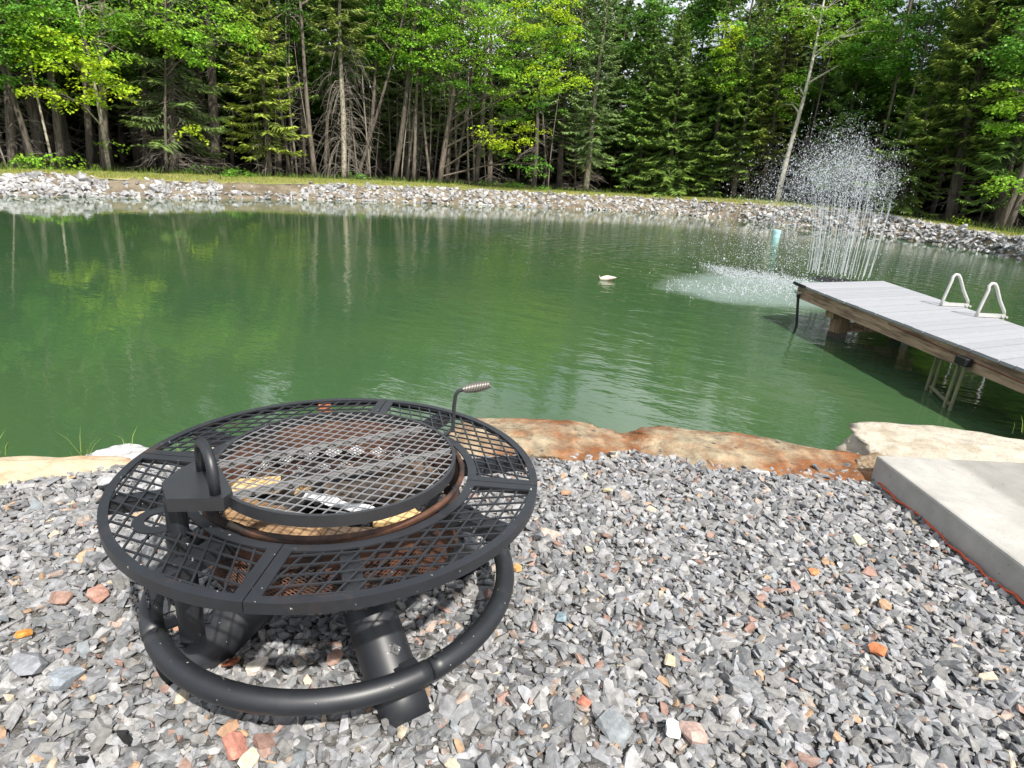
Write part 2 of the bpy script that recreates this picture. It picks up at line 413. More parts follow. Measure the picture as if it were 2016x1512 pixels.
for x in XS:
    b1 = bank_point(x, 1.0); lb = lawn_back(x)
    dirr = np.array([b1[0], b1[1], 0]) / math.hypot(b1[0], b1[1])
    w0 = bank_point(x, 0)
    row = [w0 - dirr * 6 + [0, 0, -2.2], w0 - dirr * 1.2 + [0, 0, -.8]] + [bank_point(x, t) for t in (0, .2, .4, .6, .8, .93)] + [b1 + [0, 0, -.05]]
    rows_bank.append(row)
    rows_lawn.append([b1 + dirr * -.12 + [0, 0, -.03], b1 + dirr * .1 + [0, 0, .02]] + [b1 * (1 - t) + lb * t for t in (.2, .4, .6, .8, 1.0)])
    rows_floor.append([lb + [0, 0, -.02] - dirr * .25, lb + dirr * 3, lb + dirr * 12 + [0, 0, .3], lb + dirr * 24 + [0, 0, 3.5], lb + dirr * 60 + [0, 0, 9]])
def grid(rows, name, m, jit=0.0, sub=1):
    A = np.array(rows); ny, nx = A.shape[:2]
    if sub > 1:
        ii = np.linspace(0, ny - 1, (ny - 1) * sub + 1); B = np.zeros((len(ii), nx, 3))
        for c in range(nx):
            for k in range(3): B[:, c, k] = np.interp(ii, np.arange(ny), A[:, c, k])
        A = B; ny = len(ii)
    if jit:
        for i in range(ny):
            for j in range(1, nx - 1):
                A[i, j, 2] += jit * noise.noise(Vector(A[i, j]) * 1.3) + jit * .6 * noise.noise(Vector(A[i, j]) * 4)
    mb = MB(); i = np.arange(ny - 1)[:, None]; j = np.arange(nx - 1)[None]
    q = np.stack([i*nx+j, (i+1)*nx+j, (i+1)*nx+j+1, i*nx+j+1], -1).reshape(-1, 4)
    mb.add(A.reshape(-1, 3), q=q)
    return tag(mb.build(name, m, smooth=True), kind='structure')
grid(rows_bank, "pond_bank", M["soil"], .10, 4)
grid(rows_lawn, "lawn", M["lawn"], .03, 4)
grid(rows_floor, "forest_floor", M["litter"], .05, 2)

# near shore
def shore_y(x):
    return float(np.interp(x, [-40, -6, -2.6, -1.7, -1.0, 0, .7, 1.3, 2.0, 3.5, 40], [2.3, 2.2, 2.35, 2.55, 2.75, 3.02, 3.08, 3.02, 3.15, 3.3, 3.3]))
xs = np.concatenate([np.linspace(-40, -5, 8), np.linspace(-4.6, 4.6, 60), np.linspace(5, 40, 8)])
rows = []
for x in xs:
    s = shore_y(x)
    rows.append([np.array([x, y, z]) for y, z in [(-40, 0), (-3, 0), (0, 0), (1, 0), (2, 0), (s - .15, 0), (s + .05, -.05), (s + .35, -.45), (s + .9, -1.2), (s + 3, -2.4)]])
grid(rows, "ground", M["ground"], .012)
# pond bed far below and the water sheet
mb = MB(); mb.add([[-60, 1.2, WATER_Z], [60, 1.2, WATER_Z], [60, 45, WATER_Z], [-60, 45, WATER_Z]], q=[[0, 1, 2, 3]])
tag(mb.build("pond_water", M["water"]), kind='structure')

# ------------------------------------------------------------------ gravel (nobody could count it) and the odd stones that stand out
PIT = np.array([-.505, 1.628])
protos = [hull(15, 100 + k, R.uniform(1, 1.3), R.uniform(.55, .9), R.uniform(.28, .55), R.uniform(.2, .9)) for k in range(22)]
GREYS = np.array([[.20, .205, .215], [.25, .25, .255], [.16, .165, .175], [.30, .295, .29], [.22, .215, .205], [.27, .275, .29], [.29, .285, .28], [.19, .20, .205]])
ODD = np.array([[.36, .22, .17], [.30, .17, .13], [.42, .26, .14], [.48, .40, .28], [.43, .42, .40], [.24, .27, .29], [.33, .26, .21], [.40, .30, .24]])
def gravel_cols(n):
    c = GREYS[R.integers(0, len(GREYS), n)] * R.uniform(.75, 1.3, (n, 1))
    k = R.random(n) < .085
    c[k] = ODD[R.integers(0, len(ODD), k.sum())] * R.uniform(.8, 1.15, (k.sum(), 1))
    return (c * .78 + c.mean(1, keepdims=True) * .22) * np.array([.945, .945, .95])
def gravel_spots(step, x0, x1, y0, y1):
    gx, gy = np.meshgrid(np.arange(x0, x1, step), np.arange(y0, y1, step))
    p = np.stack([gx.ravel(), gy.ravel()], 1); p += R.uniform(-.5, .5, p.shape) * step * 1.1
    lim = np.interp(p[:, 0], [-2.9, -2.1, -1.72, -1.35, -1.0, -.3, .24, .68, 1.0, 1.3, 1.7, 2.0, 3.5], [1.90, 2.24, 2.48, 2.60, 2.68, 2.78, 2.85, 2.98, 2.90, 2.85, 2.92, 3.10, 3.3])
    ok = (p[:, 1] < lim) & ~((p[:, 0] > 1.95) & (p[:, 1] < 2.8) & (p[:, 1] > .2))
    v = np.abs(p[:, 0]) < 1.05 * p[:, 1] + .75                 # nothing outside what can be seen from the path
    return p[ok & v]
mb = MB()
p1 = gravel_spots(.0186, -3.6, 3.1, .55, 3.35)
n = len(p1)
size = np.clip(R.lognormal(math.log(.0315), .33, n), .014, .072)
pos = np.column_stack([p1, R.uniform(-.012, .012, n) + .004])
eul = np.column_stack([R.normal(0, .42, n), R.normal(0, .42, n), R.uniform(0, 6.28, n)])
scatter(mb, protos, pos, size, eul, gravel_cols(n))
p2 = gravel_spots(.035, -3.6, 3.1, .55, 3.35); n = len(p2)
size = np.clip(R.lognormal(math.log(.040), .32, n), .024, .085)
pos = np.column_stack([p2, R.uniform(.0, .018, n)])
eul = np.column_stack([R.normal(0, .38, n), R.normal(0, .38, n), R.uniform(0, 6.28, n)])
scatter(mb, protos, pos, size, eul, gravel_cols(n))
g = mb.build("gravel", M["gravel"])
tag(g, "grey crushed stone gravel spread round the fire pit", None, None, 'stuff')

odd_stones = [   # px, py, size, colour, label
    (195, 1168, .075, (.40, .23, .18), "smooth flat pink stone in the gravel left of the fire pit foot ring"),
    (118, 1178, .075, (.31, .20, .16), "reddish brown slab stone just left of the smooth flat pink one"),
    (45, 1247, .045, (.60, .27, .06), "bright orange stone in the gravel at the left edge"),
    (125, 1335, .10, (.27, .30, .33), "large blue grey angular stone in the gravel at lower left"),
    (55, 1305, .11, (.24, .25, .27), "big dark grey slate chip left of the blue grey stone"),
    (465, 1468, .075, (.46, .21, .16), "salmon red stone at the bottom edge below the ring"),
    (490, 1497, .06, (.62, .54, .38), "cream stone touching the salmon red stone at the bottom edge"),
    (452, 1435, .065, (.42, .26, .17), "brown orange stone just above the salmon red one"),
    (350, 1228, .07, (.40, .23, .16), "rusty stone beside the left leg inside the foot ring"),
    (508, 1312, .065, (.66, .60, .52), "whitish stone on the gravel inside the foot ring"),
    (655, 1292, .06, (.46, .30, .24), "pink brown stone in the middle of the foot ring"),
    (455, 1305, .05, (.20, .06, .03), "dark red stone by the left leg in shade"),
    (1018, 1118, .045, (.60, .33, .13), "orange stone right of the foot ring's right side"),
    (1105, 1213, .06, (.24, .32, .36), "rounded blue green pebble right of the fire pit"),
    (1730, 1280, .06, (.44, .16, .07), "rust red chip in the gravel toward the right"),
    (1690, 1062, .065, (.52, .50, .36), "pale olive stone midway between pit and slab"),
    (1600, 1125, .045, (.48, .22, .10), "small orange chip in gravel beyond the rust red chip"),
    (1835, 1070, .05, (.70, .68, .64), "white stone near the orange cord"),
    (1210, 1430, .095, (.24, .26, .275), "large flat slate grey stone at the bottom centre"),
    (1325, 1435, .055, (.74, .74, .72), "white rounded stone right of the slate grey slab stone"),
    (1365, 1440, .09, (.42, .30, .26), "pinkish grey slab stone beside the white rounded one"),
    (1320, 1300, .055, (.62, .54, .36), "yellowish cream stone in the gravel at centre right"),
    (1460, 1345, .07, (.26, .27, .28), "dark grey blocky stone in the open gravel"),
    (1115, 970, .055, (.46, .27, .17), "orange brown stone just right of the table rim"),
    (1195, 965, .055, (.58, .48, .30), "tan stone between table rim and rusty boulder"),
    (1740, 1190, .06, (.37, .25, .16), "brown chip in the gravel by the cord"),
    (1150, 1382, .04, (.44, .17, .12), "small brick red chip at lower centre"),
    (210, 888 + 58, .085, (.38, .38, .39), "grey stone resting on the cream boulder's edge"),
]
for k, (px, py, s, c, lab) in enumerate(odd_stones):
    v, t = hull(20, 700 + k, 1, R.uniform(.65, .9), R.uniform(.35, .5), .5)
    p = at(px, py, .03 if k < len(odd_stones) - 1 else .06)
    m1 = MB(); m1.add(v * s, t=t, col=np.array(c) * .95)
    o = m1.build("stone", M["gravel"]); o.location = p
    o.rotation_euler = (R.normal(0, .15) + .12, R.normal(0, .15), R.uniform(0, 6.28))
    tag(o, lab, "stone", "stones that stand out in the gravel")

# ------------------------------------------------------------------ boulders along the near shore
def boulder(name, c, half, rz, m, label, seed, flat=.55, amp=.16, boxy=.45, top=None):
    bm = bmesh.new(); bmesh.ops.create_icosphere(bm, subdivisions=5, radius=1)
    off = Vector((seed * 7.3, seed * 3.1, seed * 1.7))
    r = np.random.default_rng(seed)
    planes = [(Vector(r.normal(size=3)).normalized(), r.uniform(.72, .98)) for _ in range(16)]
    for vtx in bm.verts:
        d = vtx.co.normalized()
        k = max(abs(d.x), abs(d.y), abs(d.z)); d2 = d * (1 + boxy * (1 / k - 1) * .8)
        for pn, pd in planes:
            q = d2.dot(pn)
            if q > pd: d2 -= pn * (q - pd) * .85
        nn = noise.fractal(d * 1.5 + off, 1.0, 2.0, 5) * amp + noise.noise(d * 7 + off) * amp * .26 + abs(noise.noise(d * 3.3 + off)) * amp * -.35 - max(0, noise.noise(d * 2.2 + off * 2) - .25) * amp * .8 + noise.noise(d * 17 + off) * amp * .10
        vtx.co = d2 * (1 + nn)
    for vtx in bm.verts:
        if vtx.co.z > flat: vtx.co.z = flat + (vtx.co.z - flat) * .35
        vtx.co.x *= half[0]; vtx.co.y *= half[1]; vtx.co.z *= half[2]
    me = bpy.data.meshes.new(name); bm.to_mesh(me); bm.free()
    for p in me.polygons: p.use_smooth = True
    me.materials.append(m)
    o = link(name, me); o.location = c; o.rotation_euler = (0, 0, rz)
    return tag(o, label, "boulder", "boulders edging the near shore")
boulder("boulder", (.20, 3.06, -.145), (.58, .36, .30), .03, M["rustrock"], "tan and rust boulder on the shore right behind the fire pit", 3, flat=.5)
boulder("boulder", (1.32, 3.07, -.130), (.74, .33, .26), -.06, M["rustrock"], "long flat orange-stained boulder between pit and concrete slab", 8, flat=.55, amp=.2)
boulder("boulder", (2.80, 3.19, -.165), (1.02, .36, .34), -.18, M["whiterock"], "large whitish boulder behind the far edge of the concrete slab", 5, flat=.6, amp=.13)
boulder("boulder", (-2.36, 2.29, -.165), (.80, .32, .28), .50, M["creamrock"], "big cream boulder at the left edge of the gravel", 12, flat=.5, amp=.12)
boulder("boulder", (-1.93, 2.68, -.165), (.20, .13, .20), .1, M["greyrock"], "small grey boulder by the water beside the cream one", 21, amp=.2)
boulder("boulder", (-1.42, 2.66, -.13), (.30, .17, .22), .3, M["creamrock"], "pale boulder seen through the table mesh at the left", 31)
boulder("boulder", (-.75, 2.92, -.17), (.42, .20, .22), .1, M["greyrock"], "grey boulder at the water's edge just beyond the fire pit", 33)
boulder("boulder", (1.96, 2.98, -.04), (.10, .12, .14), .1, M["rustrock"], "small ochre boulder wedged beside the slab's far corner", 37, amp=.25)

# blades of grass by the left boulders
mb = MB()
for (px, py, n) in [(5, 892, 5), (165, 896, 9), (258, 890, 6), (350, 905, 5), (150, 898, 3), (2000, 850, 3)]:
    for _ in range(n):
        b = at(px + R.uniform(-14, 14), py + R.uniform(-3, 6), -.06); L = R.uniform(.06, .17); a = R.uniform(0, 6.28); lean = R.uniform(.15, .8)
        d = np.array([math.cos(a) * lean, math.sin(a) * lean, 1]); d /= np.linalg.norm(d)
        s = np.array([-math.sin(a), math.cos(a), 0]) * .0019
        m_ = b + d * L * .6; t_ = b + d * L + np.array([math.cos(a), math.sin(a), -.4]) * L * .22
        mb.add([b - s, b + s, m_ + s * .8, m_ - s * .8, t_], q=[[0, 1, 2, 3]], t=[[3, 2, 4]], col=np.array([.22, .30, .07]) * R.uniform(.7, 1.3))
tag(mb.build("shore_grass", M["grass"]), "thin green grass blades at the water's edge", None, None, 'stuff')

# ------------------------------------------------------------------ concrete slab and orange cord
slab_o = np.array([1.862, 2.835, 0.0])
ang = math.atan2(1.90 - 2.835, 1.90 - 1.862)          # along its left edge toward the camera
mb = MB()
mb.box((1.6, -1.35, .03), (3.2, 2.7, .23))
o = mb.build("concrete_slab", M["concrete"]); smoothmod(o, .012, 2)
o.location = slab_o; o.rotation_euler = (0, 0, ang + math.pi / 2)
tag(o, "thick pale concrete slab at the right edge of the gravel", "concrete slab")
cps = [at(px, py, .02) for px, py in [(1728, 952), (1752, 975), (1790, 1003), (1835, 1040), (1880, 1085), (1925, 1122), (1975, 1160), (2016, 1192), (2080, 1245), (2140, 1300)]]
pts = []
for k in range(len(cps) - 1):
    for t in np.linspace(0, 1, 8, endpoint=False):
        q = cps[k] * (1 - t) + cps[k + 1] * t; pts.append(q + [.006 * math.sin(k * 8 + t * 8), 0, .006 + .004 * math.sin((k + t) * 3.1)])
mb = MB(); mb.tube(pts, .0052, 8)
tag(mb.build("extension_cord", M["cord"], smooth=True), "orange cord lying in the gravel along the concrete slab", "cord")

# ------------------------------------------------------------------ fire pit
TZ = .51
pit = thing("fire_pit", "round black steel fire pit with mesh table ring on four thick legs", "fire pit", (PIT[0], PIT[1], 0))
def pol(r, a, z): return np.array([r * math.cos(a), r * math.sin(a), z])
SEAM = [math.radians(a) for a in (-92, -2, 88, 178)]
R0, R1 = .390, .600
for k, a0 in enumerate(SEAM):
    a1 = a0 + math.pi / 2; g = .0022
    mb = MB()
    # outer angle-iron rim, inner flange, two radial end bars
    mb.lathe([(R1, TZ), (R1, TZ - .029), (R1 - .004, TZ - .029), (R1 - .004, TZ - .005), (R1 - .023, TZ - .005), (R1 - .023, TZ), (R1, TZ)], sides=36, a0=a0 + g, a1=a1 - g)
    mb.lathe([(R0 + .026, TZ), (R0 + .026, TZ - .005), (R0, TZ - .005), (R0, TZ), (R0 + .026, TZ)], sides=30, a0=a0 + .003, a1=a1 - .003)
    for a, s in ((a0, 1), (a1, -1)):
        tdir = np.array([-math.sin(a), math.cos(a), 0]) * s
        b0 = pol(R0 + .004, a, TZ - .0028) + tdir * .0155; b1 = pol(R1 - .006, a, TZ - .0028) + tdir * .0155
        mb.bar(b0, b1, .028, .0052)
        mb.bar(pol(R0 + .004, a, TZ - .017) + tdir * .004, pol(R1 - .006, a, TZ - .017) + tdir * .004, .004, .026)
    seg = mb.build("table_segment", M["blackt"], pit)
    # expanded-metal lattice, cut to the segment
    lm = MB(); mid = (a0 + a1) / 2
    tx, ty = np.array([-math.sin(mid), math.cos(mid)]), np.array([math.cos(mid), math.sin(mid)])
    Lt, Lr = .0735, .042
    for sgn in (1, -1):
        d = tx * Lt + sgn * ty * Lr; d /= np.linalg.norm(d); nrm = np.array([-d[1], d[0]])
        step = Lt * Lr / math.hypot(Lt, Lr)
        for off in np.arange(-.75, .75, step):
            ss = np.arange(-.9, .9, .004); P = off * nrm + ss[:, None] * d
            rr = np.hypot(P[:, 0], P[:, 1]); aa = (np.arctan2(P[:, 1], P[:, 0]) - a0) % (2 * math.pi)
            ok = (rr > R0 + .018) & (rr < R1 - .012) & (aa * rr > .018) & (aa < math.pi / 2) & ((math.pi / 2 - aa) * rr > .018)
            idx = np.where(ok)[0]
            for run in np.split(idx, np.where(np.diff(idx) > 1)[0] + 1) if len(idx) else []:
                if len(run) < 3: continue
                lm.bar([*P[run[0]], TZ - .006 + sgn * .0004], [*P[run[-1]], TZ - .006 + sgn * .0004], .0048, .0042)
    lo = lm.build("mesh_panel", M["blackt"], seg); tag(lo, kind='stuff')
for k, a in enumerate((-70, -115, -25, 18, 64, 111, 156, -157)):
    a = math.radians(a); mb = MB()
    # flat tapered bracket under the table with a folded lower flange
    p0, p1 = pol(R0 - .02, a, TZ - .014), pol(R1 - .012, a, TZ - .014)
    mb.bar(p0, p1, .046, .005)
    s = np.array([-math.sin(a), math.cos(a), 0]) * .021
    mb.bar(p0 + s - [0, 0, .018], p1 + s - [0, 0, .014], .004, .034); mb.bar(p0 - s - [0, 0, .018], p1 - s - [0, 0, .014], .004, .034)
    o = mb.build("support_bracket", M["rustor"] if k == 5 else M["black"], pit)
    if k == 5: o["label"] = "support bracket burnt orange with rust"
# bowl: upper band with rolled rim, wall with diamond cut-outs, fine mesh behind them, bottom pan
BR = .362
mb = MB(); mb.lathe([(BR + .004, TZ - .09), (BR + .004, TZ + .0), (BR + .012, TZ + .006), (BR + .016, TZ - .002), (BR + .012, TZ - .010), (BR + .008, TZ - .010)], sides=72)
mb.lathe([(BR, TZ - .002), (BR, TZ - .09), (BR + .004, TZ - .09)], sides=72)
bowl = mb.build("bowl", M["rust"], pit, smooth=False)
mb = MB(); mb.tube([pol(BR + .010, t, TZ + .004) for t in np.linspace(0, 2*math.pi, 72, endpoint=False)], .008, 8, closed=True)
mb.build("rim", M["rust"], bowl, smooth=True)
mb = MB(); NC = 28
zt, zb = TZ - .085, .305; zm = (zt + zb) / 2
def wallpt(u, z): return pol(BR - .001 * (u % 2), u, z)
def cell(mb, ua, ub, z0, z1, fw, fh):
    um, zc = (ua + ub) / 2, (z0 + z1) / 2; hw, hh = (ub - ua) / 2 * fw, (z1 - z0) / 2 * fh
    C = [(ua, z0), (um, z0), (ub, z0), (ub, zc), (ub, z1), (um, z1), (ua, z1), (ua, zc)]
    D = [(um, zc - hh), (um + hw, zc), (um, zc + hh), (um - hw, zc)]
    for rr in (BR, BR + .003):
        v = [pol(rr, u, z) for u, z in C + D]
        mb.add(v, t=[[0, 1, 8], [0, 8, 11], [0, 11, 7], [2, 9, 8], [2, 8, 1], [2, 3, 9], [4, 10, 9], [4, 9, 3], [4, 5, 10], [6, 11, 10], [6, 10, 5], [6, 7, 11]])
for k in range(NC):
    u0, u1 = 2*math.pi*k/NC, 2*math.pi*(k+1)/NC; h = (u1 - u0) / 2
    cell(mb, u0, u1, zm, zt, .84, .88)
    cell(mb, u0 + h, u1 + h, zb, zm, .84, .88)
mb.build("pierced_wall", M["rust"], bowl)
mb = MB()
for sgn in (1, -1):
    for k in range(120):
        u = 2*math.pi*k/120; mb.tube([pol(BR + .007, u + sgn * s * .55, zb + (zt - zb) * s) for s in np.linspace(0, 1, 8)], .0016, 3, caps=False)
tag(mb.build("spark_mesh", M["rust"], bowl), kind='stuff')
mb = MB(); mb.lathe([(0, .30), (BR + .004, .30), (BR + .004, .285), (0, .275)], sides=48); mb.build("bottom_pan", M["soot"], bowl)
# four thick pipe legs with end collar, bolts, plates
for k, a in enumerate((-54, -143, 36, 127)):
    a = math.radians(a)
    p0, p1 = pol(.10, a, .262), pol(.488, a, -.022)
    ax = (p1 - p0) / np.linalg.norm(p1 - p0)
    mb = MB(); mb.tube(np.linspace(p0, p1, 8), .071, 28, caps=True)
    # foot cut level with the ground
    lg = mb.build("leg", M["black"], pit, smooth=False)
    for pl in lg.data.polygons: pl.use_smooth = len(pl.vertices) == 4
    side = np.array([-math.sin(a), math.cos(a), 0]); nup = np.cross(ax, side); nup = nup if nup[2] > 0 else -nup
    for q in (-.085, .0):
        mb = MB(); c = p1 + ax * (q - .09) + nup * .073 + side * .01
        mb.tube([c - nup * .006, c + nup * .002], .016, 4); mb.tube([c, c + nup * .009], .0055, 6)
        mb.build("bolt", M["black"], lg)
    if k == 1:
        mb = MB(); c0 = p0 + (p1 - p0) * .60
        arc = [c0 + ax * .004 + .0722 * (nup * math.cos(t) + side * math.sin(t)) for t in np.linspace(-.15, -1.05, 10)]
        v = []; 
        for q in arc: v += [q - ax * .007, q + ax * .007]
        mb.add(v, q=[[2*i, 2*i+1, 2*i+3, 2*i+2] for i in range(9)]); mb.build("sticker", M["sticker"], lg)
# foot ring in four tube segments with sleeve joints
RR, RZ, RT = .523, .163, .0295
for k, a0 in enumerate((-49, 41, 131, 221)):
    a0 = math.radians(a0); th = np.linspace(a0, a0 + math.pi / 2 - .012, 30)
    mb = MB(); rad = np.full(30, RT); rad[:1] = RT * .93
    mb.tube([pol(RR, t, RZ) for t in th], rad, 20)
    sg = mb.build("foot_ring_segment", M["black"], pit, smooth=True)
    mb = MB(); a = a0 + .03; c = pol(RR, a, RZ); mb.tube([c + [0, 0, RT - .002], c + [0, 0, RT + .006]], .007, 6); mb.build("bolt", M["black"], sg)
    mb = MB(); rin = pol(RR - .035, a0 - .07, RZ + .0); mb.box(rin, (.05, .045, .006), Matrix.Rotation(a0, 3, 'Z')); mb.build("mount_plate", M["black"], sg)
# sleeve that holds the grate post, its collar ring in the table, pin on a chain
SL = np.array([-.287, -.352])
mb = MB(); mb.tube([[*SL, .185], [*SL, TZ - .02]], .030, 20); mb.build("post_sleeve", M["black"], pit, smooth=False)
mb = MB(); mb.lathe([(.034, TZ - .004), (.062, TZ - .004), (.062, TZ + .0005), (.034, TZ + .0005), (.034, TZ - .004)], c=(SL[0] - .062, SL[1] + .03, 0), sides=24); mb.build("collar_ring", M["black"], pit)
chn = at(283, 1140, .47); chn = np.array([*(at_y(283, 1142, 1.36)[:2] - PIT), at_y(283, 1142, 1.36)[2]])
p_end = at_y(292, 1182, 1.36); p_end = np.array([p_end[0] - PIT[0], p_end[1] - PIT[1], p_end[2]])
mb = MB()
for k in range(7):
    t = k / 7; c = chn * (1 - t) + p_end * t; L = np.linalg.norm(p_end - chn) / 7 * .62
    w = np.array([1, 0, 0]) if k % 2 else np.array([0, 1, 0])
    mb.tube([c + np.array([0, 0, 1]) * L * math.cos(q) + w * .005 * math.sin(q) for q in np.linspace(0, 2*math.pi, 10, endpoint=False)], .0013, 5, closed=True)
ch = mb.build("chain", M["black"], pit)
mb = MB(); q0 = p_end; mb.tube([q0, q0 + [-.004, 0, -.055], q0 + [0, 0, -.064], q0 + [.012, 0, -.066], q0 + [.045, 0, -.062]], .0048, 8); mb.build("locking_pin", M["black"], ch, smooth=True)

# ------------------------------------------------------------------ swivel grate
GZ = .612; GC = np.array([-.462, 1.516]); GR = .312
gr = thing("cooking_grate", "round mesh cooking grate swung over the fire pit bowl on a post", "grill grate", (GC[0], GC[1], GZ))
mb = MB(); mb.lathe([(GR - .002, .005), (GR + .007, .005), (GR + .007, -.026), (GR - .002, -.026), (GR - .002, .005)], sides=96); mb.build("ring_frame", M["grate"], gr)
mb = MB()
for dang in (-9, 71):
    d = np.array([math.cos(math.radians(dang)), math.sin(math.radians(dang))]); nrm = np.array([-d[1], d[0]])
    for off in np.arange(-GR + .012, GR, .0262 if dang > 0 else .0305):
        h = math.sqrt(GR**2 - off**2) - .001
        mb.bar([*(nrm * off - d * h), .0005 + (dang > 0) * .0008], [*(nrm * off + d * h), .0005 + (dang > 0) * .0008], .0021, .0028)
tag(mb.build("mesh_panel", M["wire"], gr), kind='stuff')
for off in (-.085, .095):
    d = np.array([math.cos(math.radians(33)), math.sin(math.radians(33))]); nrm = np.array([-d[1], d[0]]); h = math.sqrt(GR**2 - off**2) - .003
    mb = MB(); mb.bar([*(nrm * off - d * h), -.011], [*(nrm * off + d * h), -.0085], .019, .012); mb.build("cross_bar", M["bars"], gr)
# bracket plate from the ring to the post
loc = lambda p: np.array([p[0] - GC[0], p[1] - GC[1]])
out = [loc(at(px, py, GZ + .012)) for px, py in [(327, 984), (318, 952), (352, 925), (408, 897), (436, 925), (458, 968), (440, 982)]]
mb = MB(); nv = len(out)
v = [[*p, .014] for p in out] + [[*p, -.020] for p in out]
t = [[0, i, i + 1] for i in range(1, nv - 1)] + [[nv, nv + i + 1, nv + i] for i in range(1, nv - 1)]
q = [[i, nv + i, nv + (i + 1) % nv, (i + 1) % nv] for i in range(nv)]
mb.add(v, t=t, q=q); br = mb.build("bracket_plate", M["grate"], gr)
pp = np.array([PIT[0] + SL[0] - GC[0], PIT[1] + SL[1] - GC[1]])
mb = MB(); mb.tube([[*pp, -.36], [*pp, -.018]], .024, 18); mb.build("post", M["black"], gr)
ha, hb = loc(at(397, 925, GZ + .014)), loc(at(424, 972, GZ + .014))
hp = [np.array([*(ha * (1 - t) + hb * t), .014 + z]) for t, z in [(0, 0), (0, .035), (.02, .055), (.10, .078), (.28, .092), (.5, .097), (.72, .092), (.90, .078), (.98, .055), (1, .035), (1, 0)]]
mb = MB(); mb.tube(hp, .0125, 14); mb.build("carry_handle", M["black"], gr, smooth=True)
YH = 1.700
def hpnt(px, py): p = at_y(px, py, YH); return np.array([p[0] - GC[0], p[1] - GC[1], p[2] - GZ])
base = np.array([.262, .165, -.010])
hk = [base, hpnt(884, 849), hpnt(890, 845), hpnt(892, 838), hpnt(894, 800), hpnt(897, 778), hpnt(901, 771), hpnt(908, 768), hpnt(966, 757)]
mb = MB(); mb.tube(hk, .0058, 10); lh = mb.build("lift_handle", M["grate"], gr, smooth=True)
a, b = hk[-2] + (hk[-1] - hk[-2]) * .08, hk[-1]
ax = (b - a) / np.linalg.norm(b - a); s1 = np.cross(ax, [0, 0, 1]); s1 /= np.linalg.norm(s1); s2 = np.cross(s1, ax)
mb = MB(); TT = np.linspace(0, 1, 17 * 12)
mb.tube([a + (b - a) * t + (.0078 + .006 * math.sin(math.pi * t)) * (s1 * math.cos(34 * math.pi * t) + s2 * math.sin(34 * math.pi * t)) for t in TT], .0024, 6)
mb.build("coil_grip", M["coil"], lh, smooth=True)

# ------------------------------------------------------------------ firewood in the bowl
def log(p0, p1, r, m, label, seed, sector=1.0, name="firewood_log", endm=None, cat="log"):
    p0, p1 = np.array(p0, float), np.array(p1, float)
    rr = np.random.default_rng(seed); L = np.linalg.norm(p1 - p0); n, s = 14, 16
    shape = np.ones(s)
    if sector < 1:                                    # split face: flatten part of the round
        th = np.arange(s) * 2 * math.pi / s
        for k in range(s):
            c = math.cos(th[k]); shape[k] = min(1, .30 / max(c, .0001)) if c > .0001 else 1
            c2 = math.cos(th[k] - 1.9); shape[k] = min(shape[k], .42 / max(c2, .0001) if c2 > .0001 else 1)
    mb = MB(); v = []
    for i in range(n):
        x = L * i / (n - 1) - L / 2
        for k in range(s):
            t = 2 * math.pi * k / s
            q = r * shape[k] * (1 + .10 * noise.noise(Vector((x * 6 + seed, math.cos(t) * 2, math.sin(t) * 2))) + .05 * rr.normal())
            v.append([x + (rr.normal() * .004 if i in (0, n - 1) else 0), q * math.cos(t), q * math.sin(t)])
    v += [[-L / 2, 0, 0], [L / 2, 0, 0]]
    q = [[i*s+k, i*s+(k+1) % s, (i+1)*s+(k+1) % s, (i+1)*s+k] for i in range(n-1) for k in range(s)]
    t = [[n*s, (k+1) % s, k] for k in range(s)] + [[n*s+1, (n-1)*s+k, (n-1)*s+(k+1) % s] for k in range(s)]
    mb.add(v, t=t, q=q); o = mb.build(name, m)
    if endm:
        o.data.materials.append(endm)
        for pl in o.data.polygons:
            if len(pl.vertices) == 3: pl.material_index = 1
    d = Vector(p1 - p0).normalized(); o.location = (p0 + p1) / 2
    o.rotation_euler = (Matrix.Rotation(rr.uniform(0, 6.28), 3, d) @ d.to_track_quat('X', 'Z').to_matrix()).to_euler()
    return tag(o, label, cat, "firewood in the fire pit")
P = lambda px, py, z: at(px, py, z)
log(P(452, 1005, .42), P(625, 1062, .40), .056, M["split"], "split log with pale grain under the grate's front left", 4, .9)
log(P(605, 1050, .39), P(800, 1052, .385), .044, M["bark"], "half burnt log lying along the front of the bowl", 9, .9)
log(P(640, 985, .375), P(850, 965, .38), .055, M["bark"], "bark covered log across the middle of the bowl", 15)
log(P(490, 1025, .36), P(760, 930, .345), .042, M["char"], "black charred log low in the bowl", 22)
log(P(720, 1040, .36), P(880, 1000, .43), .042, M["char"], "charred log against the right wall of the bowl", 27)
log(P(520, 945, .36), P(600, 975, .38), .040, M["bark"], "short barked log at the back left of the bowl", 29, endm=M["fresh"])
log(P(700, 935, .35), P(860, 925, .37), .045, M["bark"], "thick log end at the back right of the bowl", 32, endm=M["fresh"])
mb = MB(); c = P(790, 1018, .425); rm = np.array(Matrix.Rotation(.35, 3, 'Z') @ Matrix.Rotation(-.12, 3, 'X')); mb.box((0, 0, 0), (.16, .055, .022)); o = mb.build("wood_plank", M["fresh"]); o.location = c; o.rotation_euler = (.25, .05, .25); smoothmod(o, .003)
tag(o, "fresh yellow wood offcut poking out under the grate's right front", "wood offcut")
mb = MB(); mb.box((0, 0, 0), (.15, .06, .02)); o = mb.build("wood_plank", M["fresh"]); o.location = P(505, 957, .40); o.rotation_euler = (.3, .1, .5); smoothmod(o, .003)
tag(o, "fresh wood offcut under the grate's left side", "wood offcut")
mb = MB(); v = []
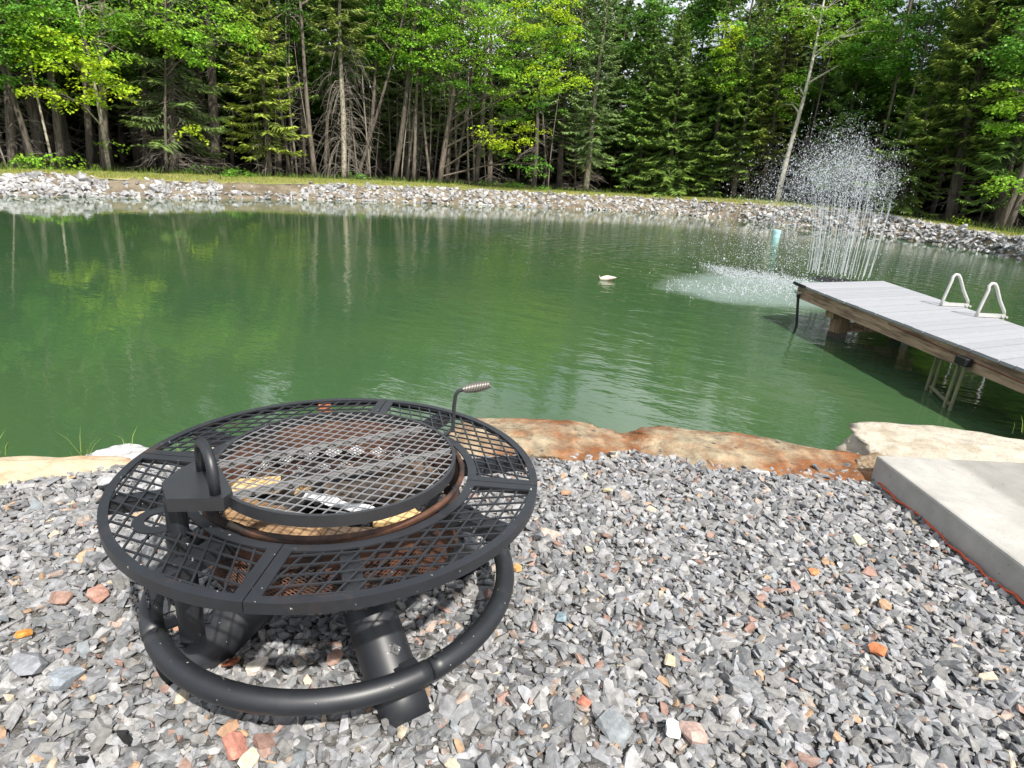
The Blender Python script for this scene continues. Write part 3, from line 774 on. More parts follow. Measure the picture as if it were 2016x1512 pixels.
for i in range(9):
    for j in range(4): v.append([i * .028 - .11, j * .013 - .02 + .004 * math.sin(i), .006 * math.sin(i * 1.7 + j) + .008 * (j == 0)])
mb.add(v, q=[[i*4+j, (i+1)*4+j, (i+1)*4+j+1, i*4+j+1] for i in range(8) for j in range(3)])
o = mb.build("paper_strip", M["paper"]); o.location = P(668, 992, .415); o.rotation_euler = (.3, .1, -.18); tag(o, "crumpled pale strip of burnt paper lying on the logs", "paper")
mb = MB()
for k in range(60):
    a = R.uniform(0, 6.28); r = BR * math.sqrt(R.random()) * .9; v, t = protos[k % 22]
    mb.add(v @ euler_mats(R.uniform(0, 6, (1, 3)))[0].T * R.uniform(.02, .05) + [PIT[0] + r * math.cos(a), PIT[1] + r * math.sin(a), .305], t=t)
tag(mb.build("embers_and_ash", M["soot"]), "burnt chunks and ash on the bottom of the bowl", None, None, 'stuff')

# black plastic edging bits poking out of the gravel, dry stalk
for px, py, h, lab in [(255, 1462, .07, "black plastic stake poking from the gravel at lower left"), (168, 1503, .04, "black plastic stake at the bottom edge, mostly buried")]:
    mb = MB(); mb.box((0, 0, h / 2 - .01), (.020, .008, h), col=None); mb.box((0, .003, h - .014), (.026, .004, .012))
    o = mb.build("plastic_stake", M["plastic"]); p = at(px, py, .015); o.location = p; o.rotation_euler = (.35, 0, .1)
    tag(o, lab, "stake", "plastic stakes in the gravel")
mb = MB(); p = at(583, 1440, .02); mb.tube([p, p + [.002, .01, .02], p + [-.001, .02, .045]], [.0025, .002, .0012], 5)
tag(mb.build("dry_stalk", M["dead"]), "dry brown stalk in the gravel below the foot ring", "stalk")
# ------------------------------------------------------------------ dock
DZ = .24
dk = np.array([3.65, 8.07, 0.0])
dock = thing("dock", "grey board dock on timber posts reaching into the pond from the right", "dock", dk)
nA, nD = np.array([3.657, 8.068]), np.array([.0395, -.9992])
fA, fD = np.array([5.183, 8.823]), np.array([-.0495, -.9988])
eD = (fA - nA) / np.linalg.norm(fA - nA); eN = np.array([-eD[1], eD[0]])
def near_pt(s): return nA + nD * s
def far_pt(s):
    p = near_pt(s); M2 = np.array([eD, -fD]).T; k = np.linalg.solve(M2, fA - p); return p + eD * k[0]
def W3(p, z): return np.array([p[0] - dk[0], p[1] - dk[1], z])
step = .150
for k in range(45):
    s0, s1 = k * step, k * step + step - .009; zz = DZ - .004 * R.random() * (k > 2)
    mb = MB(); over = .03 + .006 * R.normal() + (.03 if k == 0 else 0)
    c = [near_pt(s0) - eD * over, far_pt(s0) + eD * .02, far_pt(s1) + eD * .02, near_pt(s1) - eD * over]
    v = [W3(p, zz) for p in c] + [W3(p, zz - .026) for p in c]
    mb.add(v, q=[[3, 2, 1, 0], [4, 5, 6, 7], [0, 1, 5, 4], [1, 2, 6, 5], [2, 3, 7, 6], [3, 0, 4, 7]])
    mb.build("deck_board", M["board"], dock)
for f, s in ((near_pt, 1), (far_pt, -1)):
    mb = MB(); a, b = f(0.02), f(6.6)
    n_ = np.array([-(b - a)[1], (b - a)[0]]); n_ /= np.linalg.norm(n_)
    mb.bar(W3(a + n_ * s * .022, DZ - .027 - .078), W3(b + n_ * s * .022, DZ - .027 - .078), .040, .155); mb.build("side_beam", M["timber"], dock)
mb = MB(); mb.bar(W3(near_pt(.04) + eD * .05, DZ - .104), W3(far_pt(.04) - eD * .05, DZ - .104), .04, .15); mb.build("end_beam", M["timber"], dock)
pA, pB = at(1646, 664, WATER_Z)[:2], at(1746, 668, WATER_Z)[:2]
pB = pA + (pB - pA) * 1.25
for p in (pA, pB):
    mb = MB(); ang_ = math.atan2(eD[1], eD[0]); mb.box((0, 0, -.62), (.15, .15, 1.34), Matrix.Rotation(ang_, 3, 'Z')); o = mb.build("post", M["timberp"], dock); o.location = W3(p, 0)
    mb = MB(); mb.box((0, 0, WATER_Z + .028), (.154, .154, .085), Matrix.Rotation(ang_, 3, 'Z')); mb.build("wet_band", M["wet"], o)
mb = MB(); mb.bar(W3(pA - eD * .22, -.005 + .02), W3(pB + eD * .3, -.005 + .02), .14, .115); mb.build("cap_beam", M["timberp"], dock)
mb = MB(); mb.bar(W3(pA, -.165), W3(pB, -.165), .05, .095); mb.build("cross_brace", M["timber"], dock)
# corner pole with its pale clamp
mb = MB(); c = near_pt(.10) - eD * .03; cb = at(1567, 642, WATER_Z)[:2]
d_ = (W3(cb, WATER_Z) - W3(c, .10)); mb.tube([W3(c, .16), W3(c, .10) + d_ * 3.2], .017, 10); pol_ = mb.build("corner_pole", M["plastic"], dock)
mb = MB(); mb.box(W3(c, .135), (.07, .075, .035), Matrix.Rotation(.05, 3, 'Z')); mb.build("clamp", M["alu"], pol_)
mb = MB(); mb.bar(W3(near_pt(-.02) - eD * .06, DZ + .003), W3(near_pt(.25) - eD * .04, DZ - .008), .03, .03); mb.build("corner_trim", M["plastic"], dock)
# pipe leg frame hung from two black brackets
q1, q2 = near_pt(3.12) - eD * .055, near_pt(2.72) + eD * .12
for q, bz in ((q1, .13), (q2, .06)):
    mb = MB(); mb.box(W3(q, bz), (.07, .13, .07)); bk = mb.build("leg_bracket", M["plastic"], dock); smoothmod(bk, .008)
    for dy in (-.035, .04):
        mb = MB(); a = W3(q, bz) + [0, dy, -.02]; mb.tube([a, a + [-.03, .01, -1.2]], .014, 8); mb.build("pipe_leg", M["pipe"], bk)
mb = MB(); mb.tube([W3(q1, -.255) + [0, .0, 0], W3(q2, -.255)], .016, 8); mb.build("leg_crossbar", M["pipe"], dock)
mb = MB(); mb.tube([W3(near_pt(s) - eD * .002, DZ - .060 - .10 * abs(math.sin((s - 2.0) * .55)) * .6) + [-.004, 0, 0] for s in np.linspace(2.0, 6.2, 40)], .0035, 6)
o = mb.build("red_rope", M["rope"], smooth=True); o.location = dk; tag(o, "thin red rope strung along the dock's near side beam", "rope")

# ladder with two hoop rails
ld = thing("dock_ladder", "pale metal swim ladder with two hoop handrails on the dock's far edge", "ladder", (4.85, 6.7, DZ))
for yy, xl, xr, xa, ha in ((6.99, 4.836, 5.150, 4.895, .36), (6.43, 4.850, 5.150, 4.900, .355)):
    L0 = np.array([xl - 4.85, yy - 6.7, 0]); 
    pts = [L0, L0 + [.012, 0, .08], L0 + [.030, 0, .20], L0 + [.044, 0, .29]]
    top = np.array([xa - 4.85 + .015, yy - 6.7 + .01, ha])
    pts += [top + [-.022, 0, -.028], top, top + [.035, 0, -.004], top + [.062, 0, -.035]]
    E_ = np.array([xr - 4.85, yy - 6.7 + .02, .045]); pts += [top * .45 + E_ * .55 + [.012, 0, .0], E_ + [-.012, 0, .03], E_]
    mb = MB(); mb.tube(pts, .0165, 12); rail = mb.build("handrail", M["alu"], ld, smooth=True)
    mb = MB(); mb.bar(L0 + [.005, 0, .022], E_ + [0, 0, -.022], .04, .035); mb.build("base_bar", M["alu"], rail)
    mb = MB(); mb.tube([E_ + [-.03, -.03, -.02], E_ + [-.03, .04, -.02]], .013, 8); mb.tube([E_ + [.02, -.03, -.03], E_ + [.02, .03, -.03]], .012, 8); mb.build("clamp", M["alu"], rail)
    mb = MB(); mb.tube([E_ + [0, 0, .0], E_ + [.03, 0, -1.2]], .016, 10); mb.build("lower_leg", M["alu"], ld)
for z in (-.30, -.55, -.85):
    mb = MB(); mb.bar([.31, -.27, z], [.31, .31, z], .06, .025); mb.build("rung", M["alu"], ld)

# ------------------------------------------------------------------ fountain: jets rising from a float, drops blown left, splash
ft = thing("fountain", "white water fountain spraying up behind the end of the dock", "fountain", FOUNT)
mb = MB(); mb.lathe([(0, .015), (.40, .015), (.45, 0), (.4, -.08), (0, -.08)], sides=32); mb.build("nozzle_float", M["plastic"], ft)
jets, drops, dsz = MB(), [], []
WIND = np.array([-.95, -.45, 0])
def jpos(p0, v, t): return p0 + v * t + np.array([0, 0, -4.9]) * t * t + WIND * t * t
for k in range(52):
    a = k * 2.39996; r = (.20, .40, .56, .56)[k % 4] + R.uniform(-.07, .05); a += R.normal(0, .25)
    p0 = np.array([r * math.cos(a), r * math.sin(a), .05])
    tilt = R.uniform(-.01, .02) + .062 * (r / .7) ** 1.3
    vv = R.uniform(6.5, 7.1) * (1.05 - .24 * r); v = np.array([math.cos(a) * tilt, math.sin(a) * tilt, 1.0]) * vv
    T = np.linspace(.012, .25 + R.uniform(0, .12), 9)
    jets.tube([jpos(p0, v, t) + R.normal(0, .004, 3) for t in T], np.linspace(.0078, .003, 9) * R.uniform(.4, 1.1), 5, caps=False)
    n = 640
    tt = .22 + 1.25 * R.random(n) ** .85 ** 1.0
    sc_ = .03 + .60 * np.clip((tt - .25) / 1.2, 0, 1)
    pp_ = np.array([jpos(p0, v * (1 + R.normal(0, .045)) + R.normal(0, 1, 3) * s * .8, t) for t, s in zip(tt, sc_)])
    ok = pp_[:, 2] > .0; drops.append(pp_[ok]); dsz.append(np.clip(R.lognormal(math.log(.0035), .42, ok.sum()), .0025, .014))
jets.build("water_jet", M["spray"], ft, smooth=True)["kind"] = 'stuff'
OCT = (np.array([[1,0,0],[-1,0,0],[0,1,0],[0,-1,0],[0,0,1.6],[0,0,-1.6]], float), np.array([[0,2,4],[2,1,4],[1,3,4],[3,0,4],[2,0,5],[1,2,5],[3,1,5],[0,3,5]]))
def drop_mb(P_, S_):
    mb = MB(); v, t = OCT
    mb.add((v[None] * S_[:, None, None] * R.uniform(.6, 1.4, (len(P_), 1, 1)) + P_[:, None]).reshape(-1, 3), t=(t[None] + 6 * np.arange(len(P_))[:, None, None]).reshape(-1, 3)); return mb
drop_mb(np.concatenate(drops), np.concatenate(dsz)).build("spray", M["spray"], ft)["kind"] = 'stuff'
# splash crown where the spray lands
px_ = R.uniform(0, 1, 5200); cent = np.column_stack([1375 + px_ * 215, 522 + px_ * 32 + R.normal(0, 1, 5200) * (1.5 + 3.5 * px_) + 13 * np.abs(R.normal(0, 1, 5200)) * np.clip(px_ * 3, 0, 1)])
keep = R.random(5200) < np.clip(px_ * 5, 0, 1) * (.35 + .65 * np.exp(-((px_ - .45) / .42) ** 2)); cent = cent[keep]
Pf = np.array([at(x, y, WATER_Z) for x, y in cent]) - FOUNT; Pf[:, 2] = .012 + np.abs(R.normal(0, .035, len(Pf)))
more = R.uniform(0, 1, 500); c2 = np.column_stack([1310 + more * 270, 560 + more * 25 + R.normal(0, 9, 500)])
P2 = np.array([at(x, y, WATER_Z) for x, y in c2]) - FOUNT; P2[:, 2] = .008 + np.abs(R.normal(0, .012, 500))
c3 = np.column_stack([R.normal(1480, 50, 420), R.normal(572, 9, 420)]); P3 = np.array([at(x, y, WATER_Z) for x, y in c3]) - FOUNT; P3[:, 2] = .008 + np.abs(R.normal(0, .014, 420))
PA = np.concatenate([Pf, P2, P3]); drop_mb(PA, np.clip(R.lognormal(math.log(.0050), .4, len(PA)), .0025, .011)).build("splash", M["spray"], ft)["kind"] = 'stuff'

# floating decoy
fp = at(1197, 552, WATER_Z)
FLS = .85
fl = thing("float", "small white and pink float drifting alone in the middle of the pond", "pond float", fp)
mb = MB(); n, s = 12, 12; v = []
for i in range(n):
    x = -.17 + .34 * i / (n - 1); u = i / (n - 1); rr_ = .052 * math.sin(math.pi * min(1, .10 + u * .95)) ** .6 + .006
    zc = .02 + .05 * u
    for k in range(s):
        t = 2 * math.pi * k / s; v.append([x, rr_ * 1.1 * math.cos(t), zc + rr_ * math.sin(t) * (.85 + .2 * math.sin(u * 5))])
v += [[-.175, 0, .02], [.175, 0, .07]]
mb.add(v, q=[[i*s+k, (i+1)*s+k, (i+1)*s+(k+1) % s, i*s+(k+1) % s] for i in range(n-1) for k in range(s)], t=[[n*s, k, (k+1) % s] for k in range(s)] + [[n*s+1, (n-1)*s+(k+1) % s, (n-1)*s+k] for k in range(s)])
mb.build("body", M["decoy"], fl, smooth=True); fl.scale = (FLS,) * 3
mb = MB(); mb.tube([[-.15, 0, .02], [-.175, 0, .055], [-.188, 0, .085]], [.012, .009, .004], 8); mb.build("tail", M["decoy"], fl, smooth=True)
mb = MB(); mb.tube([[-.12, 0, .0], [0, 0, .005], [.10, 0, .02]], [.03, .05, .035], 10); mb.build("keel", M["decoyd"], fl, smooth=True)

# pale blue pipe standing in the shallows
bp_ = at(1527, 467, WATER_Z)
bl = thing("pipe_cap", "pale blue capped pipe standing in the water by the far rocks", "pipe", bp_)
mb = MB(); mb.lathe([(0, .27), (.125, .27), (.14, .255), (.14, -.6)], sides=20); o = mb.build("pipe_body", M["bluepipe"], bl, smooth=False); o.rotation_euler = (0, .06, 0)
mb = MB(); mb.lathe([(.141, .24), (.150, .24), (.150, .17), (.141, .17)], sides=20); mb.build("cap_collar", M["bluepipe"], bl)

# path lights on the far lawn
for px, py, lab in [(434, 353, "black path light stake on the lawn, left of the dead pale-trunked spruce"), (776, 364, "black path light stake on the far lawn below the leafy maple"), (1116, 381, "black path light stake on the lawn just left of the pale spruce trunk")]:
    x = px; yb, ye = station(x)[2], station(x)[1]; t = np.clip((ye - py) / max(ye - yb, 1), 0, 1)
    p = bank_point(x, 1.0) * (1 - t) + lawn_back(x) * t
    pl_ = thing("path_light", lab, "path light", p, "path lights along the far lawn")
    mb = MB(); mb.tube([[0, 0, -.05], [0, 0, .40]], .016, 6); mb.build("stake", M["lampm"], pl_)
    mb = MB(); mb.lathe([(0, .49), (.07, .455), (.075, .44), (.035, .435), (.035, .38), (0, .38)], sides=12); mb.build("lamp_head", M["lampm"], pl_)

# ------------------------------------------------------------------ riprap on the far bank
rprot = [hull(13, 300 + k, 1, R.uniform(.6, .95), R.uniform(.45, .75), .5) for k in range(14)]
rm_ = []
for v, t in rprot:
    mb = MB(); mb.add(v, t=t); rm_.append(mb.mesh("riprap_rock", M["riprap"]))
def rip_density(x, t):
    d = 1.0
    for a, b, lo in ((208, 296, .18), (437, 592, .07), (700, 720, .3), (770, 790, .35), (1395, 1470, .5)):
        if a < x < b: d = lo if t > .30 else max(lo, .55)
    top = .97 if x > 640 else (.95 if x < 130 else .72)
    if 40 < x < 130: top = 1.0
    if t > top: d *= .15
    return d
rocks = []
for _ in range(5200):
    x = R.uniform(-260, 2280); t = R.uniform(-.06, 1.0)
    if R.random() < rip_density(x, t) * (.88 if 0 < x < 2016 else .35):
        p = bank_point(x, t); s = float(np.clip(R.lognormal(math.log(.215), .30), .11, .42))
        rocks.append((s / np.linalg.norm(p), x, p + [0, 0, s * .03], s))
rocks.sort(key=lambda r: -(r[0] if 0 < r[1] < 2016 else 0))
for k, (w, x, p, s) in enumerate(rocks[:299]):
    o = link("riprap_rock", rm_[k % 14]); o.location = p; o.scale = (s,) * 3
    o.rotation_euler = (R.normal(0, .5), R.normal(0, .5), R.uniform(0, 6.28))
    tag(o, "pale grey riprap rock, one of the larger ones lining the far waterline", "rock", "riprap rocks along the far bank")
pb = bank_point(168, .62)
o = link("riprap_rock", rm_[3]); o.location = pb + [0, 0, .12]; o.scale = (.62, .5, .62); o.rotation_euler = (.5, .2, .4)
tag(o, "biggest pale blocky rock at the left end of the far rock pile", "rock", "riprap rocks along the far bank")
mb = MB(); rest = rocks[299:]; n = len(rest)
g_ = R.uniform(.17, .46, (n, 1)); cols = np.hstack([g_ * R.uniform(.97, 1.06, (n, 1)), g_, g_ * R.uniform(.94, 1.04, (n, 1))])
scatter(mb, rprot, np.array([r[2] for r in rest]), np.array([r[3] for r in rest]), np.column_stack([R.normal(0, .5, n), R.normal(0, .5, n), R.uniform(0, 6.28, n)]), cols)
tag(mb.build("riprap", M["riprapv"]), "band of smaller grey stones along the far bank", None, None, 'stuff')

# ------------------------------------------------------------------ lawn grass
mb = MB(); N = 42000
xs_ = R.uniform(-250, 2280, N); ts_ = R.beta(.9, .9, N)
B1 = np.array([bank_point(x, 1.0) for x in XS]); LB = np.array([lawn_back(x) for x in XS])
def interp3(A, x): return np.column_stack([np.interp(x, XS, A[:, k]) for k in range(3)])
base = interp3(B1, xs_) * (1 - ts_[:, None] * 1.02) + interp3(LB, xs_) * ts_[:, None] * 1.02
edge = np.exp(-ts_ / .10)
h = R.uniform(.03, .085, N) * (1 + .6 * edge); a = R.uniform(0, 6.28, N); w = R.uniform(.010, .02, N)
tipo = R.normal(0, .35, (N, 2)) * h[:, None]
sx = np.column_stack([np.cos(a) * w, np.sin(a) * w, np.zeros(N)])
tip = base + np.column_stack([tipo, h])
green = np.array([.23, .29, .055]); straw = np.array([.46, .40, .17])
mixv = np.clip(R.normal(.22, .2, N) + .5 * edge, 0, 1)[:, None]
col = (green * (1 - mixv) + straw * mixv) * R.uniform(.7, 1.3, (N, 1))
mb.add(np.stack([base - sx, base + sx, tip], 1).reshape(-1, 3), t=np.arange(3 * N).reshape(-1, 3), col=np.repeat(col, 3, 0))
N = 3200; xs_ = R.uniform(-200, 2250, N); base = interp3(LB, xs_) + np.column_stack([R.normal(0, .25, (N, 2)), np.zeros(N)])
h = R.uniform(.08, .34, N); a = R.uniform(0, 6.28, N); w = R.uniform(.012, .03, N); sx = np.column_stack([np.cos(a) * w, np.sin(a) * w, np.zeros(N)])
tip = base + np.column_stack([R.normal(0, .3, (N, 2)) * h[:, None], h]); col = np.array([.12, .19, .035]) * R.uniform(.6, 1.4, (N, 1))
mb.add(np.stack([base - sx, base + sx, tip], 1).reshape(-1, 3), t=np.arange(3 * N).reshape(-1, 3), col=np.repeat(col, 3, 0))
tag(mb.build("grass", M["grass"]), "mown yellowish green grass on the far bank", None, None, 'stuff')

# ------------------------------------------------------------------ trees
def norm(v): return v / (np.linalg.norm(v, axis=-1, keepdims=True) + 1e-12)
def kites(mb, p, d, wdir, L, W, col, droop=0.0, fold=.5):
    """Leaf-shaped quads from p along d; wdir is the width direction."""
    q1 = p + d * (L * fold)[:, None] + wdir * W[:, None]; q2 = p + d * (L * fold)[:, None] - wdir * W[:, None]
    tip = p + d * L[:, None]; tip[:, 2] -= droop * L
    n = len(p); v = np.stack([p, q2, tip, q1], 1).reshape(-1, 3)
    mb.add(v, q=np.arange(4 * n).reshape(-1, 4), col=np.repeat(col, 4, 0))
def conifer_parts(h, cr, live0, seed, tone=(.058, .092, .026), tipc=(.115, .165, .038), rad=None, dead=1.0, dens=1.0, sparse=1.0, curl=False, dead_to=None):
    r = np.random.default_rng(seed); rad = rad or (.06 + h * .0095)
    tr = MB(); zz = np.linspace(-.3, h, 14); tr.tube([[.05 * math.sin(z * .7 + seed), .05 * math.cos(z * .5 + seed), z] for z in zz], rad * np.clip(1 - zz / h, .05, 1) ** .8, 8)
    cr_ = MB(); tone, tipc = np.array(tone) * np.array([2.3, 2.6, 2.2]), np.array(tipc) * np.array([2.4, 2.75, 2.2])
    P_, D_, W_, L_, Wd, C_ = [], [], [], [], [], []
    z = live0
    while z < h * .985:
        f = (z - live0) / (h - live0); prof = (1 - (z / h)) ** .78 * (1 if f > .12 else .75 + 2 * f)
        n = max(3, int(r.integers(5, 8) * dens)); ph = r.uniform(0, 6.28)
        for k in range(n):
            if r.random() > sparse: continue
            a = ph + k * 2 * math.pi / n + r.normal(0, .22); L = cr * prof * r.uniform(.62, 1.15) + .12
            el = -.34 + .75 * (z / h) + r.normal(0, .12); dr = np.array([math.cos(a), math.sin(a), 0])
            sag = r.uniform(.05, .22) * L
            nb = max(4, int(L / .068)); s = np.linspace(.12, 1, nb)
            path = dr * (s * L)[:, None] * math.cos(el); path[:, 2] = z + s * L * math.sin(el) - sag * np.sin(s * math.pi * .9)
            tr.tube(path[::max(1, nb // 4)], np.linspace(.018, .004, len(path[::max(1, nb // 4)])), 3, caps=False)
            side = np.array([-math.sin(a), math.cos(a), 0])
            for sg in (1, -1):
                tl = (.30 * L * (1 - .72 * s) + .10) * r.uniform(.7, 1.25, nb); an = r.uniform(.65, 1.1, nb)
                d = dr * np.cos(an)[:, None] + sg * side * np.sin(an)[:, None]; d[:, 2] += r.normal(-.16, .16, nb); d = norm(d)
                roll = r.normal(0, .55, nb); wv = norm(np.cross(d, [0, 0, 1.0])); uv = np.cross(wv, d); wv = wv * np.cos(roll)[:, None] + uv * np.sin(roll)[:, None]
                P_.append(path); D_.append(d); W_.append(wv); L_.append(tl); Wd.append(r.uniform(.024, .044, nb))
                mix = np.clip(s ** 2.2 * .8 + r.normal(0, .18, nb), 0, 1)[:, None]
                C_.append((tone * (1 - mix) + tipc * mix) * r.uniform(.75, 1.2))
            # the leader of the branch
            m = nb // 2; P_.append(path[m:]); dd = norm(np.gradient(path, axis=0))[m:]; D_.append(dd); W_.append(norm(np.cross(dd, [0, 0, 1.0]))); L_.append(np.full(nb - m, .2)); Wd.append(np.full(nb - m, .035)); C_.append(np.tile(tone * .5 + tipc * .5, (nb - m, 1)))
        z += r.uniform(.26, .42) * (1.25 - .5 * z / h) / max(.6, dens)
    kites(cr_, np.concatenate(P_), np.concatenate(D_), np.concatenate(W_), np.concatenate(L_), np.concatenate(Wd), np.concatenate(C_), .12)
    dd_ = MB()
    zt_ = dead_to or live0 + .8
    for _ in range(int(26 * dead * zt_ / 3)):
        z = r.uniform(.25, zt_); a = r.uniform(0, 6.28); L = r.uniform(.4, 1.7) * (cr / 2.6) ; dr = np.array([math.cos(a), math.sin(a), 0]); e = r.uniform(-.5, .35)
        s = np.linspace(0, 1, 6); path = dr * (s * L)[:, None]
        path[:, 2] = z + e * s * L - (s ** 2) * L * (r.uniform(.5, 1.1) if curl else r.uniform(0, .45)) + (.35 * np.sin(s * 2.6) * L if curl else 0)
        dd_.tube(path, np.linspace(.013, .004, 6), 3, caps=False)
        for _k in range(3):
            i = r.integers(2, 5); q = path[i]; d = norm(dr + r.normal(0, .7, 3) + [0, 0, -.3])
            dd_.tube([q, q + d * L * .16, q + d * L * .3 + [0, 0, -.05]], [.006, .004, .003], 3, caps=False)
    return tr, cr_, dd_
def axis_rot(base, p2):
    d = Vector(p2 - base).normalized(); return Vector((0, 0, 1)).rotation_difference(d).to_euler()
def spot(px, py, dr):
    """Ground under the forest edge, dr metres behind the back of the lawn."""
    b = lawn_back(px); d = np.array([b[0], b[1], 0]) / math.hypot(b[0], b[1]); p = b + d * dr
    p[2] = b[2] + (.3 * dr / 12 if dr > 3 else 0) - .03; return p
def conifer(px, py, px2, py2, dr, h, cr, live0, label, seed, group=None, trunkm="trunk", **kw):
    b = spot(px, py, dr); rr_ = math.hypot(b[0], b[1]); p2 = at_r(px2, py2, rr_)
    t = thing("conifer_tree", label, "tree", b, group); t.rotation_euler = axis_rot(b, p2)
    tr, c, d = conifer_parts(h, cr, live0, seed, **kw)
    tr.build("trunk", M[trunkm], t, smooth=True); c.build("crown", M["needle"], t)
    if d.n: tag(d.build("dead_branches", M["dead"], t), kind='stuff')
    return t
EDGE = "trees along the forest edge"
conifer(345, 337, 332, 40, .9, 14.5, 3.1, 1.6, "big grey-green spruce with a skirt of bare dead branches near the left", 41, EDGE, tone=(.055, .075, .030), tipc=(.095, .115, .035), dead=4.2, sparse=.75, dens=.9, dead_to=4.2)
conifer(428, 343, 408, 60, 2.0, 15.5, 2.6, 5.5, "tall thick-trunked spruce just right of the spruce with the dead skirt", 42, EDGE, rad=.26, sparse=.8)
conifer(532, 347, 505, 60, .5, 9.2, 2.3, 1.5, "yellow-green young fir left of the dead pale-trunked spruce", 43, EDGE, tone=(.085, .105, .022), tipc=(.19, .20, .035), dead=2.4, dens=1.15)
conifer(676, 353, 671, 60, .25, 14.0, 2.7, 5.9, "pale-trunked spruce with curling bare lower branches and live top", 44, EDGE, trunkm="ptrunk", tone=(.07, .085, .024), tipc=(.13, .14, .035), dead=3.2, curl=True, rad=.15, dead_to=6.2)
conifer(1151, 378, 1180, 130, .35, 13.5, 2.2, 2.2, "spruce with a pale lower trunk right of the maple", 45, EDGE, trunkm="ptrunk", tone=(.062, .088, .036), tipc=(.115, .145, .055), dead=2.2, rad=.19)
conifer(1255, 383, 1280, 120, 2.2, 10.8, 2.5, 1.0, "dark fir behind the pale-trunked spruce on the right", 46, EDGE)
conifer(1318, 386, 1338, 120, .6, 10.2, 3.0, .25, "broad dark green fir with boughs down to the grass", 47, EDGE, tone=(.055, .085, .022), tipc=(.115, .150, .032), dens=1.2, dead=.5)
conifer(1398, 390, 1425, 120, 1.4, 14.0, 2.3, 1.0, "slender fir right of the broad fir with boughs to the grass", 48, EDGE)
conifer(1444, 393, 1480, 150, .6, 11.0, 2.3, 1.6, "fir with a bare grey lower trunk left of the fountain", 49, EDGE, tone=(.062, .09, .022), tipc=(.125, .155, .032), dead=1.5)
conifer(1497, 396, 1530, 200, 1.1, 12.0, 1.9, 2.6, "thin fir with yellowish tips left of the leaning aspen", 50, EDGE, tone=(.08, .095, .024), tipc=(.16, .165, .04), dead=2)
conifer(1640, 406, 1690, 150, 3.0, 11.0, 2.7, 1.6, "dark fir seen behind the fountain spray", 51, EDGE)
conifer(1762, 425, 1838, 190, .5, 8.6, 2.4, .9, "leaning fir with layered boughs right of the fountain", 52, EDGE, tone=(.065, .095, .024), tipc=(.135, .165, .04), dead=2.2)
conifer(1865, 438, 1925, 150, 1.6, 16.0, 2.7, 3.0, "tallest dense fir near the right edge of the wood", 53, EDGE, tone=(.055, .08, .02), tipc=(.13, .14, .03), dens=1.25)
conifer(1960, 452, 2010, 250, 2.5, 11.0, 2.4, 1.2, "dark fir in deep shade at the right edge", 54, EDGE)
conifer(30, 332, 5, 80, 2.4, 14.0, 2.6, 4.5, "dark spruce behind the maple saplings at the far left", 55, EDGE)
conifer(595, 350, 590, 120, 3.0, 15.0, 2.4, 4.2, "dark spruce behind the gap left of the curling dead branches", 56, EDGE)
conifer(1050, 372, 1065, 120, 3.4, 10.8, 2.4, 5.0, "dark spruce behind the low bright maple bough", 57, EDGE)

# leafy trees: layered sprays of leaves on boughs that grow from the trunk
YEL, LIM, GRN, DKG = (.42, .58, .03), (.27, .49, .04), (.15, .335, .04), (.095, .20, .03)
def leaf_cluster(mb, wood, c, rad, n, size, colr, anchor=None, seed=0, spr=.52):
    r = np.random.default_rng(seed); colr = np.array(colr)
    for _ in range(int(n * 1.55)):
        u = r.normal(size=3); u /= np.linalg.norm(u); q = c + u * np.array(rad) * r.uniform(.25, 1) ** .5
        if anchor is not None and r.random() < .45: wood.tube([anchor + (q - anchor) * .02, (anchor + q) / 2 + [0, 0, .12], q], [.02, .012, .004], 3, caps=False)
        k = int(r.integers(34, 64)); rs = spr * r.uniform(.6, 1.3)
        rho = rs * r.random(k) ** .62; a = r.uniform(0, 6.28, k); nx, ny = r.normal(0, .22, 2)
        p = np.column_stack([rho * np.cos(a), rho * np.sin(a), np.zeros(k)]); p[:, 2] = p[:, 0] * nx + p[:, 1] * ny - .35 * rho ** 2 / rs + r.normal(0, .05, k); p += q
        d = np.column_stack([np.cos(a + r.normal(0, .8, k)), np.sin(a + r.normal(0, .8, k)), r.normal(-.35, .3, k)]); d = norm(d)
        w = norm(np.cross(d, np.column_stack([r.normal(0, .45, k), r.normal(0, .45, k), np.ones(k)])))
        L = size * r.uniform(.7, 1.3, k)
        kites(mb, p, d, w, L, L * .42, colr * r.uniform(.7, 1.25, (k, 1)) * np.array([r.uniform(.85, 1.15), 1, 1]), .1, .45)
